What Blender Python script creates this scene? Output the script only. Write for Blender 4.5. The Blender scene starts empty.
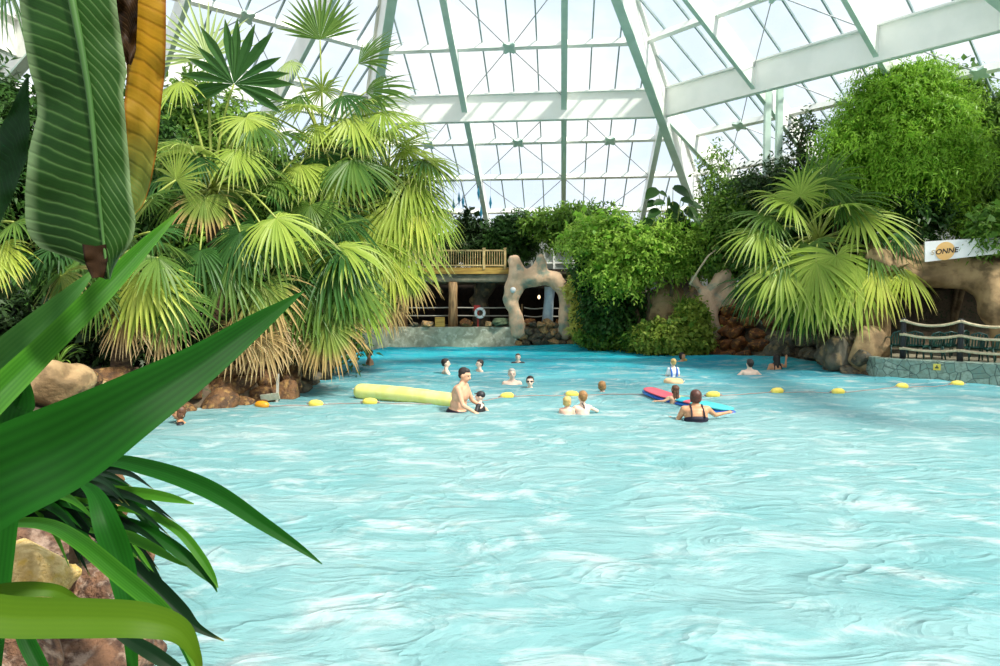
import bpy, bmesh, math, random
import numpy as np
from mathutils import Vector, Matrix, noise
random.seed(7)
SC = bpy.context.scene
COL = SC.collection
V = Vector
PI = math.pi
# ------------------------------------------------------------------ camera
F = 667.0; TH = math.atan(33/667.0); CT, ST = math.cos(TH), math.sin(TH); H = 2.45
def P(px, py, Y):
    a = (px-500)/F; b = (333-py)/F
    k = Y/(CT+b*ST)
    return V((a*k, Y, H+(b*CT-ST)*k))
def W(px, py, z=0.0):
    a = (px-500)/F; b = (333-py)/F
    k = (z-H)/(b*CT-ST)
    return V((a*k, (CT+b*ST)*k, z))
def S(Y): return Y/F
cd = bpy.data.cameras.new('camera'); cam = bpy.data.objects.new('camera', cd); COL.objects.link(cam)
cam.location = (0, 0, H); cam.rotation_euler = (PI/2-TH, 0, 0)
cd.sensor_width = 36; cd.lens = F*36/1000.0; cd.clip_end = 500; cd.clip_start = 0.05
SC.camera = cam
# ------------------------------------------------------------------ materials
def nodes(name):
    m = bpy.data.materials.new(name); m.use_nodes = True
    nt = m.node_tree; nt.nodes.clear()
    out = nt.nodes.new('ShaderNodeOutputMaterial')
    return m, nt, out
def N(nt, t, **kw):
    n = nt.nodes.new(t)
    for k, v in kw.items():
        if k in n.inputs: n.inputs[k].default_value = v
        else: setattr(n, k, v)
    return n
def c4(c): return (c[0], c[1], c[2], 1)
def srgb(r, g, b):
    f = lambda u: (u/255/12.92) if u/255 <= .04045 else ((u/255+.055)/1.055)**2.4
    return (f(r), f(g), f(b))
def mixc(nt, fac, a, b):
    n = nt.nodes.new('ShaderNodeMix'); n.data_type = 'RGBA'
    for s, v in ((n.inputs[0], fac), (n.inputs[6], a), (n.inputs[7], b)):
        if hasattr(v, 'is_output'): nt.links.new(v, s)
        elif isinstance(v, (int, float)): s.default_value = v
        else: s.default_value = c4(v)
    return n.outputs[2]
def ramp(nt, src, lo, hi):
    n = nt.nodes.new('ShaderNodeMapRange'); n.inputs[1].default_value = lo; n.inputs[2].default_value = hi
    n.interpolation_type = 'SMOOTHSTEP'
    nt.links.new(src, n.inputs[0]); return n.outputs[0]
def coord(nt, kind='Object', scale=(1, 1, 1)):
    t = nt.nodes.new('ShaderNodeTexCoord'); mp = nt.nodes.new('ShaderNodeMapping')
    mp.inputs['Scale'].default_value = scale
    nt.links.new(t.outputs[kind], mp.inputs[0]); return mp.outputs[0]
def noisef(nt, vec, scale, detail=4, rough=.55, dist=0.0):
    n = nt.nodes.new('ShaderNodeTexNoise'); n.inputs['Scale'].default_value = scale
    n.inputs['Detail'].default_value = detail; n.inputs['Roughness'].default_value = rough
    n.inputs['Distortion'].default_value = dist
    nt.links.new(vec, n.inputs['Vector']); return n.outputs[0]
def mat(name, c1, c2=None, rough=.6, scale=4, lo=.35, hi=.65, bump=0, bscale=None, stretch=(1, 1, 1), metal=0, spec=.5, c3=None, sc3=12, dist=0):
    m, nt, out = nodes(name)
    b = N(nt, 'ShaderNodeBsdfPrincipled', Roughness=rough, Metallic=metal)
    b.inputs['Specular IOR Level'].default_value = spec
    v = coord(nt, 'Object', stretch)
    if c2 is None: c2 = tuple(x*.82 for x in c1)
    n1 = noisef(nt, v, scale, dist=dist)
    col = mixc(nt, ramp(nt, n1, lo, hi), c1, c2)
    if c3 is not None:
        col = mixc(nt, ramp(nt, noisef(nt, v, sc3), .5, .68), col, c3)
    nt.links.new(col, b.inputs['Base Color'])
    if bump:
        bp = N(nt, 'ShaderNodeBump', Strength=bump, Distance=.05)
        nt.links.new(noisef(nt, v, bscale or scale*4, 6), bp.inputs['Height']); nt.links.new(bp.outputs[0], b.inputs['Normal'])
    nt.links.new(b.outputs[0], out.inputs[0]); return m
def leafmat(name, c1, c2, tip=None, t0=.6, t1=1.0, transl=.35, rough=.42, vein=None):
    m, nt, out = nodes(name)
    at = N(nt, 'ShaderNodeAttribute', attribute_name='tip'); ar = N(nt, 'ShaderNodeAttribute', attribute_name='rnd')
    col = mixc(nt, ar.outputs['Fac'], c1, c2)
    if tip is not None: col = mixc(nt, ramp(nt, at.outputs['Fac'], t0, t1), col, tip)
    b = N(nt, 'ShaderNodeBsdfPrincipled', Roughness=rough); nt.links.new(col, b.inputs['Base Color'])
    b.inputs['Specular IOR Level'].default_value = .22
    tr = N(nt, 'ShaderNodeBsdfTranslucent')
    g = N(nt, 'ShaderNodeGamma'); g.inputs[1].default_value = .8
    nt.links.new(col, g.inputs[0])
    nt.links.new(g.outputs[0], tr.inputs[0])
    mx = N(nt, 'ShaderNodeMixShader'); mx.inputs[0].default_value = transl
    nt.links.new(b.outputs[0], mx.inputs[1]); nt.links.new(tr.outputs[0], mx.inputs[2])
    nt.links.new(mx.outputs[0], out.inputs[0]); return m
# ------------------------------------------------------------------ objects
def tag(o, label=None, cat=None, group=None, kind=None):
    if label: o['label'] = label
    if cat: o['category'] = cat
    if group: o['group'] = group
    if kind: o['kind'] = kind
    return o
def thing(name, loc, label, cat, group=None, rz=0):
    o = bpy.data.objects.new(name, None); COL.objects.link(o); o.location = loc; o.rotation_euler = (0, 0, rz)
    o.empty_display_size = .1
    return tag(o, label, cat, group)
class MB:
    """collects geometry in world space; build() makes ONE mesh object relative to its thing's origin"""
    def __init__(s): s.v = []; s.f = []; s.tip = []; s.rnd = []; s.uv = []
    def add(s, vs, fs, tip=0.0, rnd=0.5):
        n = len(s.v); s.v += [tuple(p) for p in vs]
        s.f += [tuple(i+n for i in q) for q in fs]
        s.tip += tip if isinstance(tip, list) else [tip]*len(vs)
        s.rnd += rnd if isinstance(rnd, list) else [rnd]*len(vs)
        return s
    def box(s, c, size, R=None, bev=0):
        bm = bmesh.new(); bmesh.ops.create_cube(bm, size=1)
        for v in bm.verts: v.co = V((v.co.x*size[0], v.co.y*size[1], v.co.z*size[2]))
        if bev: bmesh.ops.bevel(bm, geom=bm.edges[:], offset=bev, segments=2, affect='EDGES', profile=.6)
        for v in bm.verts:
            if R is not None: v.co = R @ v.co
            v.co += V(c)
        return s.bm(bm)
    def bm(s, bm):
        bm.verts.index_update()
        s.add([v.co.copy() for v in bm.verts], [[v.index for v in f.verts] for f in bm.faces]); bm.free(); return s
    def beam(s, a, b, w, h, up=V((0, 0, 1)), bev=0):
        a, b = V(a), V(b); d = (b-a); L = d.length; d.normalize()
        x = d.cross(V(up))
        if x.length < 1e-5: x = d.cross(V((1, 0, 0)))
        x.normalize(); z = x.cross(d)
        R = Matrix((x, d, z)).transposed()
        return s.box((a+b)/2, (w, L, h), R, bev)
    def tube(s, pts, r, n=8, caps=True, tips=None, flat=1.0):
        pts = [V(p) for p in pts]; k = len(pts)
        rs = r if isinstance(r, (list, tuple)) else [r]*k
        base = len(s.v); vs = []; fs = []; tv = []
        pd = None; ref = None
        for i, p in enumerate(pts):
            d = (pts[min(i+1, k-1)]-pts[max(i-1, 0)])
            if d.length < 1e-9: d = V((0, 0, 1))
            d.normalize()
            if ref is None: ref = V((0, 0, 1)) if abs(d.z) < .9 else V((1, 0, 0))
            x = d.cross(ref); 
            if x.length < 1e-4: x = d.orthogonal()
            x.normalize(); y = x.cross(d); ref = y
            for j in range(n):
                a = 2*PI*j/n
                vs.append(p+x*(math.cos(a)*rs[i])+y*(math.sin(a)*rs[i]*flat)); tv.append(i/(k-1))
        for i in range(k-1):
            for j in range(n):
                a, b = i*n+j, i*n+(j+1) % n
                fs.append((a, b, b+n, a+n))
        if caps:
            fs.append(tuple(range(n))[::-1]); fs.append(tuple(range((k-1)*n, k*n)))
        return s.add(vs, fs, tv)
    def ell(s, c, r, R=None, seg=20, rings=12):
        bm = bmesh.new(); bmesh.ops.create_uvsphere(bm, u_segments=seg, v_segments=rings, radius=1)
        if not isinstance(r, (tuple, list, Vector)): r = (r, r, r)
        for v in bm.verts:
            q = V((v.co.x*r[0], v.co.y*r[1], v.co.z*r[2]))
            v.co = (R @ q if R is not None else q)+V(c)
        return s.bm(bm)
    def cap(s, a, b, ra, rb, seg=12):
        """tapered capsule"""
        a, b = V(a), V(b); d = b-a; L = d.length
        if L < 1e-6: return s.ell(a, ra)
        d.normalize(); pts = []; rs = []
        for k in (0, .35, .7, .95): 
            pts.append(a-d*ra*math.cos(k*PI/2)); rs.append(max(1e-4, ra*math.sin(k*PI/2)))
        pts.append(a); rs.append(ra); pts.append(b); rs.append(rb)
        for k in (.95, .7, .35, 0):
            pts.append(b+d*rb*math.cos(k*PI/2)); rs.append(max(1e-4, rb*math.sin(k*PI/2)))
        return s.tube(pts, rs, seg)
    def lathe(s, c, prof, n=24, R=None):
        vs = []; fs = []
        for (r, z) in prof:
            for j in range(n):
                q = V((r*math.cos(2*PI*j/n), r*math.sin(2*PI*j/n), z))
                vs.append((R @ q if R is not None else q)+V(c))
        for i in range(len(prof)-1):
            for j in range(n):
                a, b = i*n+j, i*n+(j+1) % n
                fs.append((a, b, b+n, a+n))
        return s.add(vs, fs)
    def grid(s, rows, tip=None, rnd=.5):
        m = len(rows[0]); vs = [p for r in rows for p in r]; fs = []
        for i in range(len(rows)-1):
            for j in range(m-1):
                a = i*m+j; fs.append((a, a+1, a+m+1, a+m))
        return s.add(vs, fs, tip if tip is not None else 0.0, rnd)
    def mesh(s, name, org=V((0, 0, 0)), smooth=True):
        me = bpy.data.meshes.new(name)
        org = V(org)
        me.from_pydata([(p[0]-org.x, p[1]-org.y, p[2]-org.z) for p in s.v], [], s.f)
        if any(t != 0 for t in s.tip) or any(t != .5 for t in s.rnd):
            for nm, dat in (('tip', s.tip), ('rnd', s.rnd)):
                a = me.attributes.new(nm, 'FLOAT', 'POINT'); a.data.foreach_set('value', [float(x) for x in dat])
        if smooth: me.polygons.foreach_set('use_smooth', [True]*len(me.polygons))
        me.update(); return me
    def build(s, name, m, root=None, org=None, smooth=False, label=None):
        if org is None:
            org = V((0, 0, 0)); r = root
            while r is not None: org = org+V(r.location); r = r.parent
        me = s.mesh(name, org, smooth)
        if m: me.materials.append(m)
        o = bpy.data.objects.new(name, me); COL.objects.link(o)
        if root is not None: o.parent = root
        elif org.length > 0: o.location = org
        if label: o['label'] = label
        return o
def remesh(mb, voxel, smooth=4, fac=.5, ns=None, seed=0, dec=0):
    """fuse overlapping closed shapes of an MB into one continuous surface; returns a new MB"""
    me = mb.mesh('tmp', smooth=True); o = bpy.data.objects.new('tmp', me); COL.objects.link(o)
    md = o.modifiers.new('r', 'REMESH'); md.mode = 'VOXEL'; md.voxel_size = voxel
    if smooth:
        sm = o.modifiers.new('s', 'SMOOTH'); sm.factor = fac; sm.iterations = smooth
    dg = bpy.context.evaluated_depsgraph_get(); ev = o.evaluated_get(dg); m2 = ev.to_mesh()
    out = MB()
    vs = [v.co.copy() for v in m2.vertices]; ns_ = [v.normal.copy() for v in m2.vertices]
    if ns:
        for amp, fr in ns:
            off = V((seed*7.3, seed*3.1, seed*1.7))
            vs = [p+n*(amp*(noise.noise(p*fr+off))) for p, n in zip(vs, ns_)]
    fs = [tuple(p.vertices) for p in m2.polygons]
    ev.to_mesh_clear(); bpy.data.objects.remove(o); bpy.data.meshes.remove(me)
    out.add(vs, fs); return out
def dup(root, loc, rz=0, scale=1, label=None, group=None, rot=None):
    r = root.copy(); COL.objects.link(r); r.location = loc
    r.rotation_euler = rot if rot is not None else (0, 0, rz)
    r.scale = (scale,)*3 if not isinstance(scale, (tuple, list)) else scale
    if label: r['label'] = label
    if group: r['group'] = group
    def rec(a, b):
        for ch in list(a.children):
            c = ch.copy(); COL.objects.link(c); c.parent = b; rec(ch, c)
    rec(root, r); return r
# ------------------------------------------------------------------ palette
M = {}
M['white_paint'] = mat('white_paint', (.92, .92, .87), (.86, .87, .82), rough=.45, scale=1.2)
M['green_paint'] = mat('green_paint', srgb(205, 226, 214), srgb(192, 216, 203), rough=.45, scale=1.5)
M['bar_grey'] = mat('bar_grey', srgb(128, 150, 150), srgb(150, 165, 165), rough=.5)
M['rod'] = mat('rod', srgb(170, 175, 178), rough=.4, metal=.3)
def glassmat():
    m, nt, out = nodes('roof_glass')
    t = N(nt, 'ShaderNodeBsdfTransparent'); t.inputs[0].default_value = (.95, .97, .97, 1)
    g = N(nt, 'ShaderNodeBsdfGlossy', Roughness=.03)
    mx = N(nt, 'ShaderNodeMixShader'); mx.inputs[0].default_value = .04
    nt.links.new(t.outputs[0], mx.inputs[1]); nt.links.new(g.outputs[0], mx.inputs[2])
    nt.links.new(mx.outputs[0], out.inputs[0]); return m
M['glass'] = glassmat()
M['lane_tile'] = mat('lane_tile', srgb(4, 20, 34), srgb(8, 30, 44), rough=.4)
M['soil'] = mat('soil', (.07, .05, .03), (.13, .09, .05), rough=.9, scale=2, bump=.6, c3=(.03, .05, .015))
M['pool_floor'] = mat('pool_floor', (.60, .78, .78), (.50, .74, .75), rough=.5, scale=.7)
M['concrete'] = mat('concrete', srgb(186, 184, 160), srgb(146, 146, 124), rough=.8, scale=1.6, bump=.5, c3=srgb(206, 204, 184), sc3=4, dist=1)
M['slab'] = mat('slab', srgb(150, 142, 118), srgb(108, 104, 86), rough=.85, scale=1.5, bump=.5)
M['wood_yellow'] = mat('wood_yellow', srgb(196, 158, 74), srgb(160, 122, 50), rough=.6, scale=1.5, stretch=(1, 1, 8), bump=.1)
M['rail_wood'] = mat('rail_wood', srgb(205, 178, 122), srgb(176, 146, 92), rough=.6, scale=3)
M['pillar_wood'] = mat('pillar_wood', srgb(176, 140, 96), srgb(120, 92, 60), rough=.7, scale=2, stretch=(4, 4, .7), bump=.3)
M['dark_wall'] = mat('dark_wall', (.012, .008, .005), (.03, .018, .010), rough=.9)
M['rock_pink'] = mat('rock_pink', srgb(244, 206, 170), srgb(214, 178, 144), rough=.85, scale=1.4, bump=.8, bscale=5, c3=srgb(150, 160, 140), sc3=1.6)
M['rock_tan'] = mat('rock_tan', srgb(172, 144, 102), srgb(120, 96, 64), rough=.85, scale=1.1, bump=.7, bscale=5, c3=srgb(112, 92, 62), sc3=2.2)
M['rock_brown'] = mat('rock_brown', srgb(112, 78, 44), srgb(64, 44, 26), rough=.75, scale=2.2, bump=.7, bscale=7, c3=srgb(146, 112, 62), sc3=3)
M['rock_rust'] = mat('rock_rust', srgb(128, 76, 34), srgb(62, 40, 22), rough=.7, scale=1.6, bump=.7, bscale=7, c3=srgb(184, 122, 52), sc3=3)
M['rock_grey'] = mat('rock_grey', srgb(98, 92, 76), srgb(62, 58, 46), rough=.8, scale=2, bump=.7, bscale=6, c3=srgb(132, 112, 78), sc3=2.6)
M['rock_cobble'] = mat('rock_cobble', srgb(196, 156, 102), srgb(136, 106, 70), rough=.8, scale=2.5, bump=.6, bscale=7, c3=srgb(120, 120, 100), sc3=2)
M['rock_green'] = mat('rock_green', srgb(92, 108, 78), srgb(64, 80, 56), rough=.85, scale=2, bump=.5)
M['rock_near'] = mat('rock_near', srgb(136, 98, 70), srgb(72, 48, 34), rough=.7, scale=2.5, bump=.9, bscale=9, c3=srgb(160, 136, 116), sc3=3, dist=.6)
M['rock_near_tan'] = mat('rock_near_tan', srgb(238, 208, 142), srgb(206, 172, 106), rough=.8, scale=4, bump=.7, bscale=16, c3=srgb(214, 176, 84), sc3=3)
M['trunk'] = mat('trunk', srgb(110, 86, 60), srgb(70, 54, 38), rough=.9, scale=6, bump=.8, stretch=(1, 1, 3))
M['branch'] = mat('branch', srgb(120, 104, 78), srgb(84, 70, 50), rough=.9, scale=5, bump=.5)
M['petiole'] = mat('petiole', srgb(168, 176, 84), srgb(132, 150, 60), rough=.5)
M['petiole_orange'] = mat('petiole_orange', srgb(196, 150, 80), srgb(170, 160, 80), rough=.5)
tipb = srgb(196, 168, 112)
M['frond_fresh'] = leafmat('frond_fresh', srgb(172, 190, 84), srgb(134, 162, 60), srgb(204, 200, 130), .75, 1.05)
M['frond_mid'] = leafmat('frond_mid', srgb(108, 138, 58), srgb(70, 108, 42), srgb(150, 160, 90), .75, 1.05)
M['frond_dark'] = leafmat('frond_dark', srgb(44, 84, 34), srgb(62, 104, 44), srgb(96, 120, 60), .8, 1.1, transl=.25)
M['frond_yellow'] = leafmat('frond_yellow', srgb(196, 204, 92), srgb(170, 188, 72), srgb(206, 186, 120), .7, 1.05)
M['frond_browntip'] = leafmat('frond_browntip', srgb(112, 142, 58), srgb(142, 156, 70), srgb(190, 160, 104), .4, .75)
M['frond_dead'] = leafmat('frond_dead', srgb(178, 152, 100), srgb(148, 122, 76), srgb(200, 176, 130), .5, 1, transl=.25)
M['frond_pale'] = leafmat('frond_pale', srgb(190, 208, 140), srgb(170, 192, 116), srgb(200, 206, 150), .75, 1.05, transl=.45)
M['leaf_dark'] = leafmat('leaf_dark', srgb(34, 66, 26), srgb(64, 102, 40), transl=.25)
M['leaf_mid'] = leafmat('leaf_mid', srgb(66, 108, 34), srgb(120, 156, 58), transl=.32)
M['leaf_bright'] = leafmat('leaf_bright', srgb(112, 166, 44), srgb(166, 200, 80), transl=.4)
M['leaf_bamboo'] = leafmat('leaf_bamboo', srgb(84, 142, 28), srgb(146, 190, 58), transl=.42)
M['leaf_yellow'] = leafmat('leaf_yellow', srgb(206, 206, 90), srgb(226, 222, 120), transl=.4)
M['leaf_ivy'] = leafmat('leaf_ivy', srgb(96, 132, 44), srgb(160, 174, 70), transl=.35)
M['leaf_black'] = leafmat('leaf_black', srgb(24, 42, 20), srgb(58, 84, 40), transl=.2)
M['rope'] = mat('rope', srgb(214, 198, 164), srgb(190, 172, 136), rough=.8, scale=8)
M['rope_grey'] = mat('rope_grey', srgb(196, 190, 176), rough=.8)
M['post_dark'] = mat('post_dark', srgb(40, 38, 40), rough=.6)
M['float_yellow'] = mat('float_yellow', srgb(236, 214, 104), srgb(226, 200, 80), rough=.45, spec=.3)
M['float_orange'] = mat('float_orange', srgb(228, 160, 36), srgb(210, 140, 30), rough=.45)
M['line_rope'] = mat('line_rope', srgb(176, 150, 140), rough=.7)
M['chair_green'] = mat('chair_green', srgb(14, 70, 60), srgb(10, 56, 50), rough=.4)
M['white_plastic'] = mat('white_plastic', (.86, .86, .84), (.8, .8, .78), rough=.4)
M['red_paint'] = mat('red_paint', srgb(188, 50, 40), rough=.5)
M['black'] = mat('black', (.012, .012, .014), (.02, .02, .022), rough=.5)
M['navy'] = mat('navy', srgb(32, 24, 48), srgb(24, 18, 36), rough=.7)
M['eye'] = mat('eye', (.02, .015, .012), rough=.2)
M['pale_blue'] = mat('pale_blue', srgb(206, 226, 236), srgb(184, 208, 224), rough=.7)
M['ornament'] = mat('ornament', srgb(30, 130, 160), srgb(24, 110, 140), rough=.3)
def skin(name, c): return mat(name, c, tuple(x*.88 for x in c), rough=.5, scale=9)
M['skin'] = skin('skin', srgb(222, 170, 136)); M['skin_pale'] = skin('skin_pale', srgb(240, 205, 182))
M['skin_tan'] = skin('skin_tan', srgb(206, 148, 108)); M['skin_pink'] = skin('skin_pink', srgb(244, 190, 164))
M['hair_dark'] = mat('hair_dark', srgb(44, 32, 26), srgb(28, 20, 16), rough=.55, scale=30)
M['hair_brown'] = mat('hair_brown', srgb(104, 66, 40), srgb(76, 46, 28), rough=.55, scale=25)
M['hair_light'] = mat('hair_light', srgb(166, 122, 70), srgb(136, 96, 54), rough=.55, scale=25)
M['hair_blonde'] = mat('hair_blonde', srgb(214, 182, 116), srgb(190, 154, 90), rough=.55, scale=25)
M['hair_auburn'] = mat('hair_auburn', srgb(92, 48, 34), srgb(66, 34, 24), rough=.5, scale=25)
M['hair_grey'] = mat('hair_grey', srgb(206, 200, 190), srgb(180, 172, 160), rough=.6, scale=25)
# ------------------------------------------------------------------ sky and sun
def world():
    w = bpy.data.worlds.new('sky'); SC.world = w; w.use_nodes = True; nt = w.node_tree; nt.nodes.clear()
    out = nt.nodes.new('ShaderNodeOutputWorld'); bg = nt.nodes.new('ShaderNodeBackground')
    v = coord(nt, 'Generated', (1, 1, 1.6))
    n = noisef(nt, v, 3.2, 6, .55, .4)
    col = mixc(nt, ramp(nt, n, .42, .66), (.74, .85, .98), (.99, .99, 1.0))
    sep = nt.nodes.new('ShaderNodeSeparateXYZ'); t = nt.nodes.new('ShaderNodeTexCoord'); nt.links.new(t.outputs['Generated'], sep.inputs[0])
    col = mixc(nt, ramp(nt, sep.outputs[2], -.06, .04), (.62, .64, .60), col)
    nt.links.new(col, bg.inputs[0]); bg.inputs[1].default_value = 1.08
    nt.links.new(bg.outputs[0], out.inputs[0])
world()
sd = bpy.data.lights.new('sun', 'SUN'); so = bpy.data.objects.new('sun', sd); COL.objects.link(so)
sd.energy = 5.4; sd.angle = .1; sd.color = (1.0, .95, .85)
so.rotation_euler = V((-.55, .42, -.82)).to_track_quat('-Z', 'Y').to_euler(); so.location = (20, -15, 40)
SC.view_settings.view_transform = 'Standard'; SC.view_settings.look = 'None'
SC.view_settings.exposure = 0.2
# ------------------------------------------------------------------ pool outline and banks
POOL = [(-1.9, 3.4), (-2.3, 4.4), (-2.9, 5.4), (-3.9, 6.7), (-6.0, 9.5), (-7.3, 12.2), (-7.0, 14.6), (-6.0, 15.6), (-5.0, 17.3), (-5.7, 20), (-6.5, 24), (-6.7, 28), (-5.8, 34.8),
        (4.0, 34.8), (6.3, 33.6), (8.2, 30.6), (10.0, 28.0), (11.2, 25), (11.7, 21.6), (12.1, 21.1), (14.5, 19.1), (19.5, 15.2), (19.5, 2.2), (1.0, 2.2), (-1.6, 2.4)]
def pool_dist(x, y):
    ins = False; dm = 1e9; n = len(POOL)
    for i in range(n):
        x1, y1 = POOL[i]; x2, y2 = POOL[(i+1) % n]
        if (y1 > y) != (y2 > y) and x < (x2-x1)*(y-y1)/(y2-y1)+x1: ins = not ins
        dx, dy = x2-x1, y2-y1; t = max(0, min(1, ((x-x1)*dx+(y-y1)*dy)/(dx*dx+dy*dy)))
        d = (x-x1-t*dx)**2+(y-y1-t*dy)**2
        if d < dm: dm = d
    d = math.sqrt(dm); return -d if ins else d
def ground(x, y):
    d = pool_dist(x, y)
    if d <= 0: return -.5+max(-1.5, d)*1.2
    if y > 32 and -9 < x < 5.2: return min(.9, d*.9-.3)
    if x > 10.6 and y < 26 and (y > 10): return min(.55, d*1.4-.5)
    zt = 1.0 if x < 0 else 3.2
    if x < 0 and y > 18: zt = 1.6
    k = 1.1 if x < 0 else .35
    z = -.35+.35*min(1, d*2)+zt*(1-math.exp(-d*k))
    if y < 2.6 and x > -1.8: z = min(z, .25)
    return z+.12*noise.noise(V((x*.9, y*.9, 0)))*min(1, d)
def terrain():
    st = .4; xs = [-30+st*i for i in range(int(60/st)+1)]; ys = [-7+st*j for j in range(int(51/st)+1)]
    vs = []; fs = []; nx = len(xs)
    ds = []
    for y in ys:
        for x in xs:
            z = ground(x, y); vs.append((x, y, z)); ds.append(z)
    for j in range(len(ys)-1):
        for i in range(nx-1):
            a = j*nx+i; q = (a, a+1, a+nx+1, a+nx)
            if max(ds[k] for k in q) > -1.4: fs.append(q)
    mb = MB(); mb.add(vs, fs); o = mb.build('floor_bank', M['soil'], smooth=True); tag(o, kind='structure')
terrain()
# the tiled pool floor, shelving down towards the back
def pfz(y): return -.92-.55*max(0, min(1, (y-15)/8))-.25*max(0, min(1, (y-23)/10))
mb = MB(); mb.grid([[V((x, y, pfz(y))) for x in (-9, 21)] for y in (1.5, 15, 19, 23, 28, 36)])
o = mb.build('floor_pool', M['pool_floor']); tag(o, kind='structure')
# ------------------------------------------------------------------ water
def waterz(x, y):
    k = min(1, max(.25, (y-4)/12))
    z = .05*k*noise.noise(V((x*.35, y*.75, 3)))+.035*k*noise.noise(V((x*.9, y*1.7, 9)))+.012*noise.noise(V((x*2.3, y*3.4, 5)))
    z += .008*noise.noise(V((x*5, y*6.5, 15)))+.02*min(1, y/20)*noise.noise(V((x*1.6, y*2.4, 25)))
    # swells rolling out from the wave chamber at the back
    for cx, cy, a, sx, sy, amp in ((10.2, 25.6, -.85, 3.4, .9, .30), (4.4, 33.0, -.25, 3.2, .8, .26), (-4.6, 31.5, .5, 2.2, 1.0, .12), (0, 27, 0, 5, 1.2, .05)):
        ux, uy = math.cos(a), math.sin(a); u = (x-cx)*ux+(y-cy)*uy; v = -(x-cx)*uy+(y-cy)*ux
        e = (u/sx)**2+(v/sy)**2
        if e < 9: z += amp*math.exp(-e)
    return z
def watermat():
    m, nt, out = nodes('pool_water')
    def mt(op, a, b):
        n = nt.nodes.new('ShaderNodeMath'); n.operation = op
        for i, q in enumerate((a, b)):
            if hasattr(q, 'is_output'): nt.links.new(q, n.inputs[i])
            else: n.inputs[i].default_value = q
        return n.outputs[0]
    v = coord(nt, 'Object', (1, 1, 1)); vs_ = coord(nt, 'Object', (.62, 1.15, 1))
    sep = nt.nodes.new('ShaderNodeSeparateXYZ'); nt.links.new(v, sep.inputs[0])
    depth = ramp(nt, sep.outputs[1], 11, 31)
    near, far = srgb(150, 192, 192), srgb(44, 212, 232)
    nb = noisef(nt, vs_, .5, 4, .5, .6)
    base = mixc(nt, depth, near, far)
    base = mixc(nt, ramp(nt, nb, .35, .7), base, mixc(nt, depth, srgb(126, 182, 183), srgb(8, 168, 200)))
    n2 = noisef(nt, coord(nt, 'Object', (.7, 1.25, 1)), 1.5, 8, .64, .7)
    foam_glints = mixc(nt, mt('MULTIPLY', ramp(nt, n2, .48, .70), mt('SUBTRACT', .85, mt('MULTIPLY', ramp(nt, sep.outputs[1], 21, 29), .6))), base, srgb(214, 228, 226))  # whitish noise paints foam and the water's bright glints into the base colour
    d = N(nt, 'ShaderNodeBsdfDiffuse'); nt.links.new(foam_glints, d.inputs[0])
    rf = N(nt, 'ShaderNodeBsdfRefraction', Roughness=.02, IOR=1.33); rf.inputs[0].default_value = (.86, .96, .96, 1)
    g = N(nt, 'ShaderNodeBsdfGlossy', Roughness=.06)
    b1 = N(nt, 'ShaderNodeBump', Strength=.75, Distance=.2)
    na = noisef(nt, vs_, 1.7, 6, .58, 1.2)
    nr = noisef(nt, vs_, 1.1, 3, .5, 1.4)
    def mt(op, a, b):
        n = nt.nodes.new('ShaderNodeMath'); n.operation = op
        for i, q in enumerate((a, b)):
            if hasattr(q, 'is_output'): nt.links.new(q, n.inputs[i])
            else: n.inputs[i].default_value = q
        return n.outputs[0]
    ridge = mt('POWER', mt('SUBTRACT', 1.0, mt('MULTIPLY', mt('ABSOLUTE', mt('SUBTRACT', nr, .5), 0.0), 2.0)), 6.0)
    nt.links.new(mt('ADD', mt('MULTIPLY', na, .8), mt('MULTIPLY', ridge, .28)), b1.inputs['Height'])
    for s in (rf, g, d): nt.links.new(b1.outputs[0], s.inputs['Normal'])
    m1 = N(nt, 'ShaderNodeMixShader'); m1.inputs[0].default_value = .38
    nt.links.new(d.outputs[0], m1.inputs[1]); nt.links.new(rf.outputs[0], m1.inputs[2])
    fr = N(nt, 'ShaderNodeFresnel', IOR=1.33); nt.links.new(b1.outputs[0], fr.inputs['Normal'])
    m2 = N(nt, 'ShaderNodeMixShader'); hf = N(nt, 'ShaderNodeMath', operation='MULTIPLY'); hf.inputs[1].default_value = .26; nt.links.new(fr.outputs[0], hf.inputs[0]); nt.links.new(hf.outputs[0], m2.inputs[0])
    nt.links.new(m1.outputs[0], m2.inputs[1]); nt.links.new(g.outputs[0], m2.inputs[2])
    nt.links.new(m2.outputs[0], out.inputs[0]); return m
def water():
    ys = []; y = 2.0
    while y < 36.0: ys.append(y); y += .035+.006*y*.5
    nx = 300; vs = []; fs = []; xm = []
    for y in ys:
        w = min(19.8, max(6, y*.95+2)); l = -min(9.0, max(4.5, y*.62+1.5))
        for i in range(nx):
            x = l+(w-l)*i/(nx-1); vs.append((x, y, waterz(x, y)))
    for j in range(len(ys)-1):
        for i in range(nx-1):
            a = j*nx+i; fs.append((a, a+1, a+nx+1, a+nx))
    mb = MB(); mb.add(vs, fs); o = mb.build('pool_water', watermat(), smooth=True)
    tag(o, 'turquoise rippled pool water filling the whole wave pool', 'water', kind='stuff')
water()
# dark lane line of the pool floor, bottom right
mb = MB(); pts = [W(x, y, -.9) for x, y in ((700, 668), (770, 650), (850, 638), (930, 628), (1010, 618), (1100, 604))]
mb.grid([[p+V((0, -.11, .004)), p+V((0, .11, .004))] for p in pts])
o = mb.build('trim_1', M['lane_tile']); tag(o, kind='structure')
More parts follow.
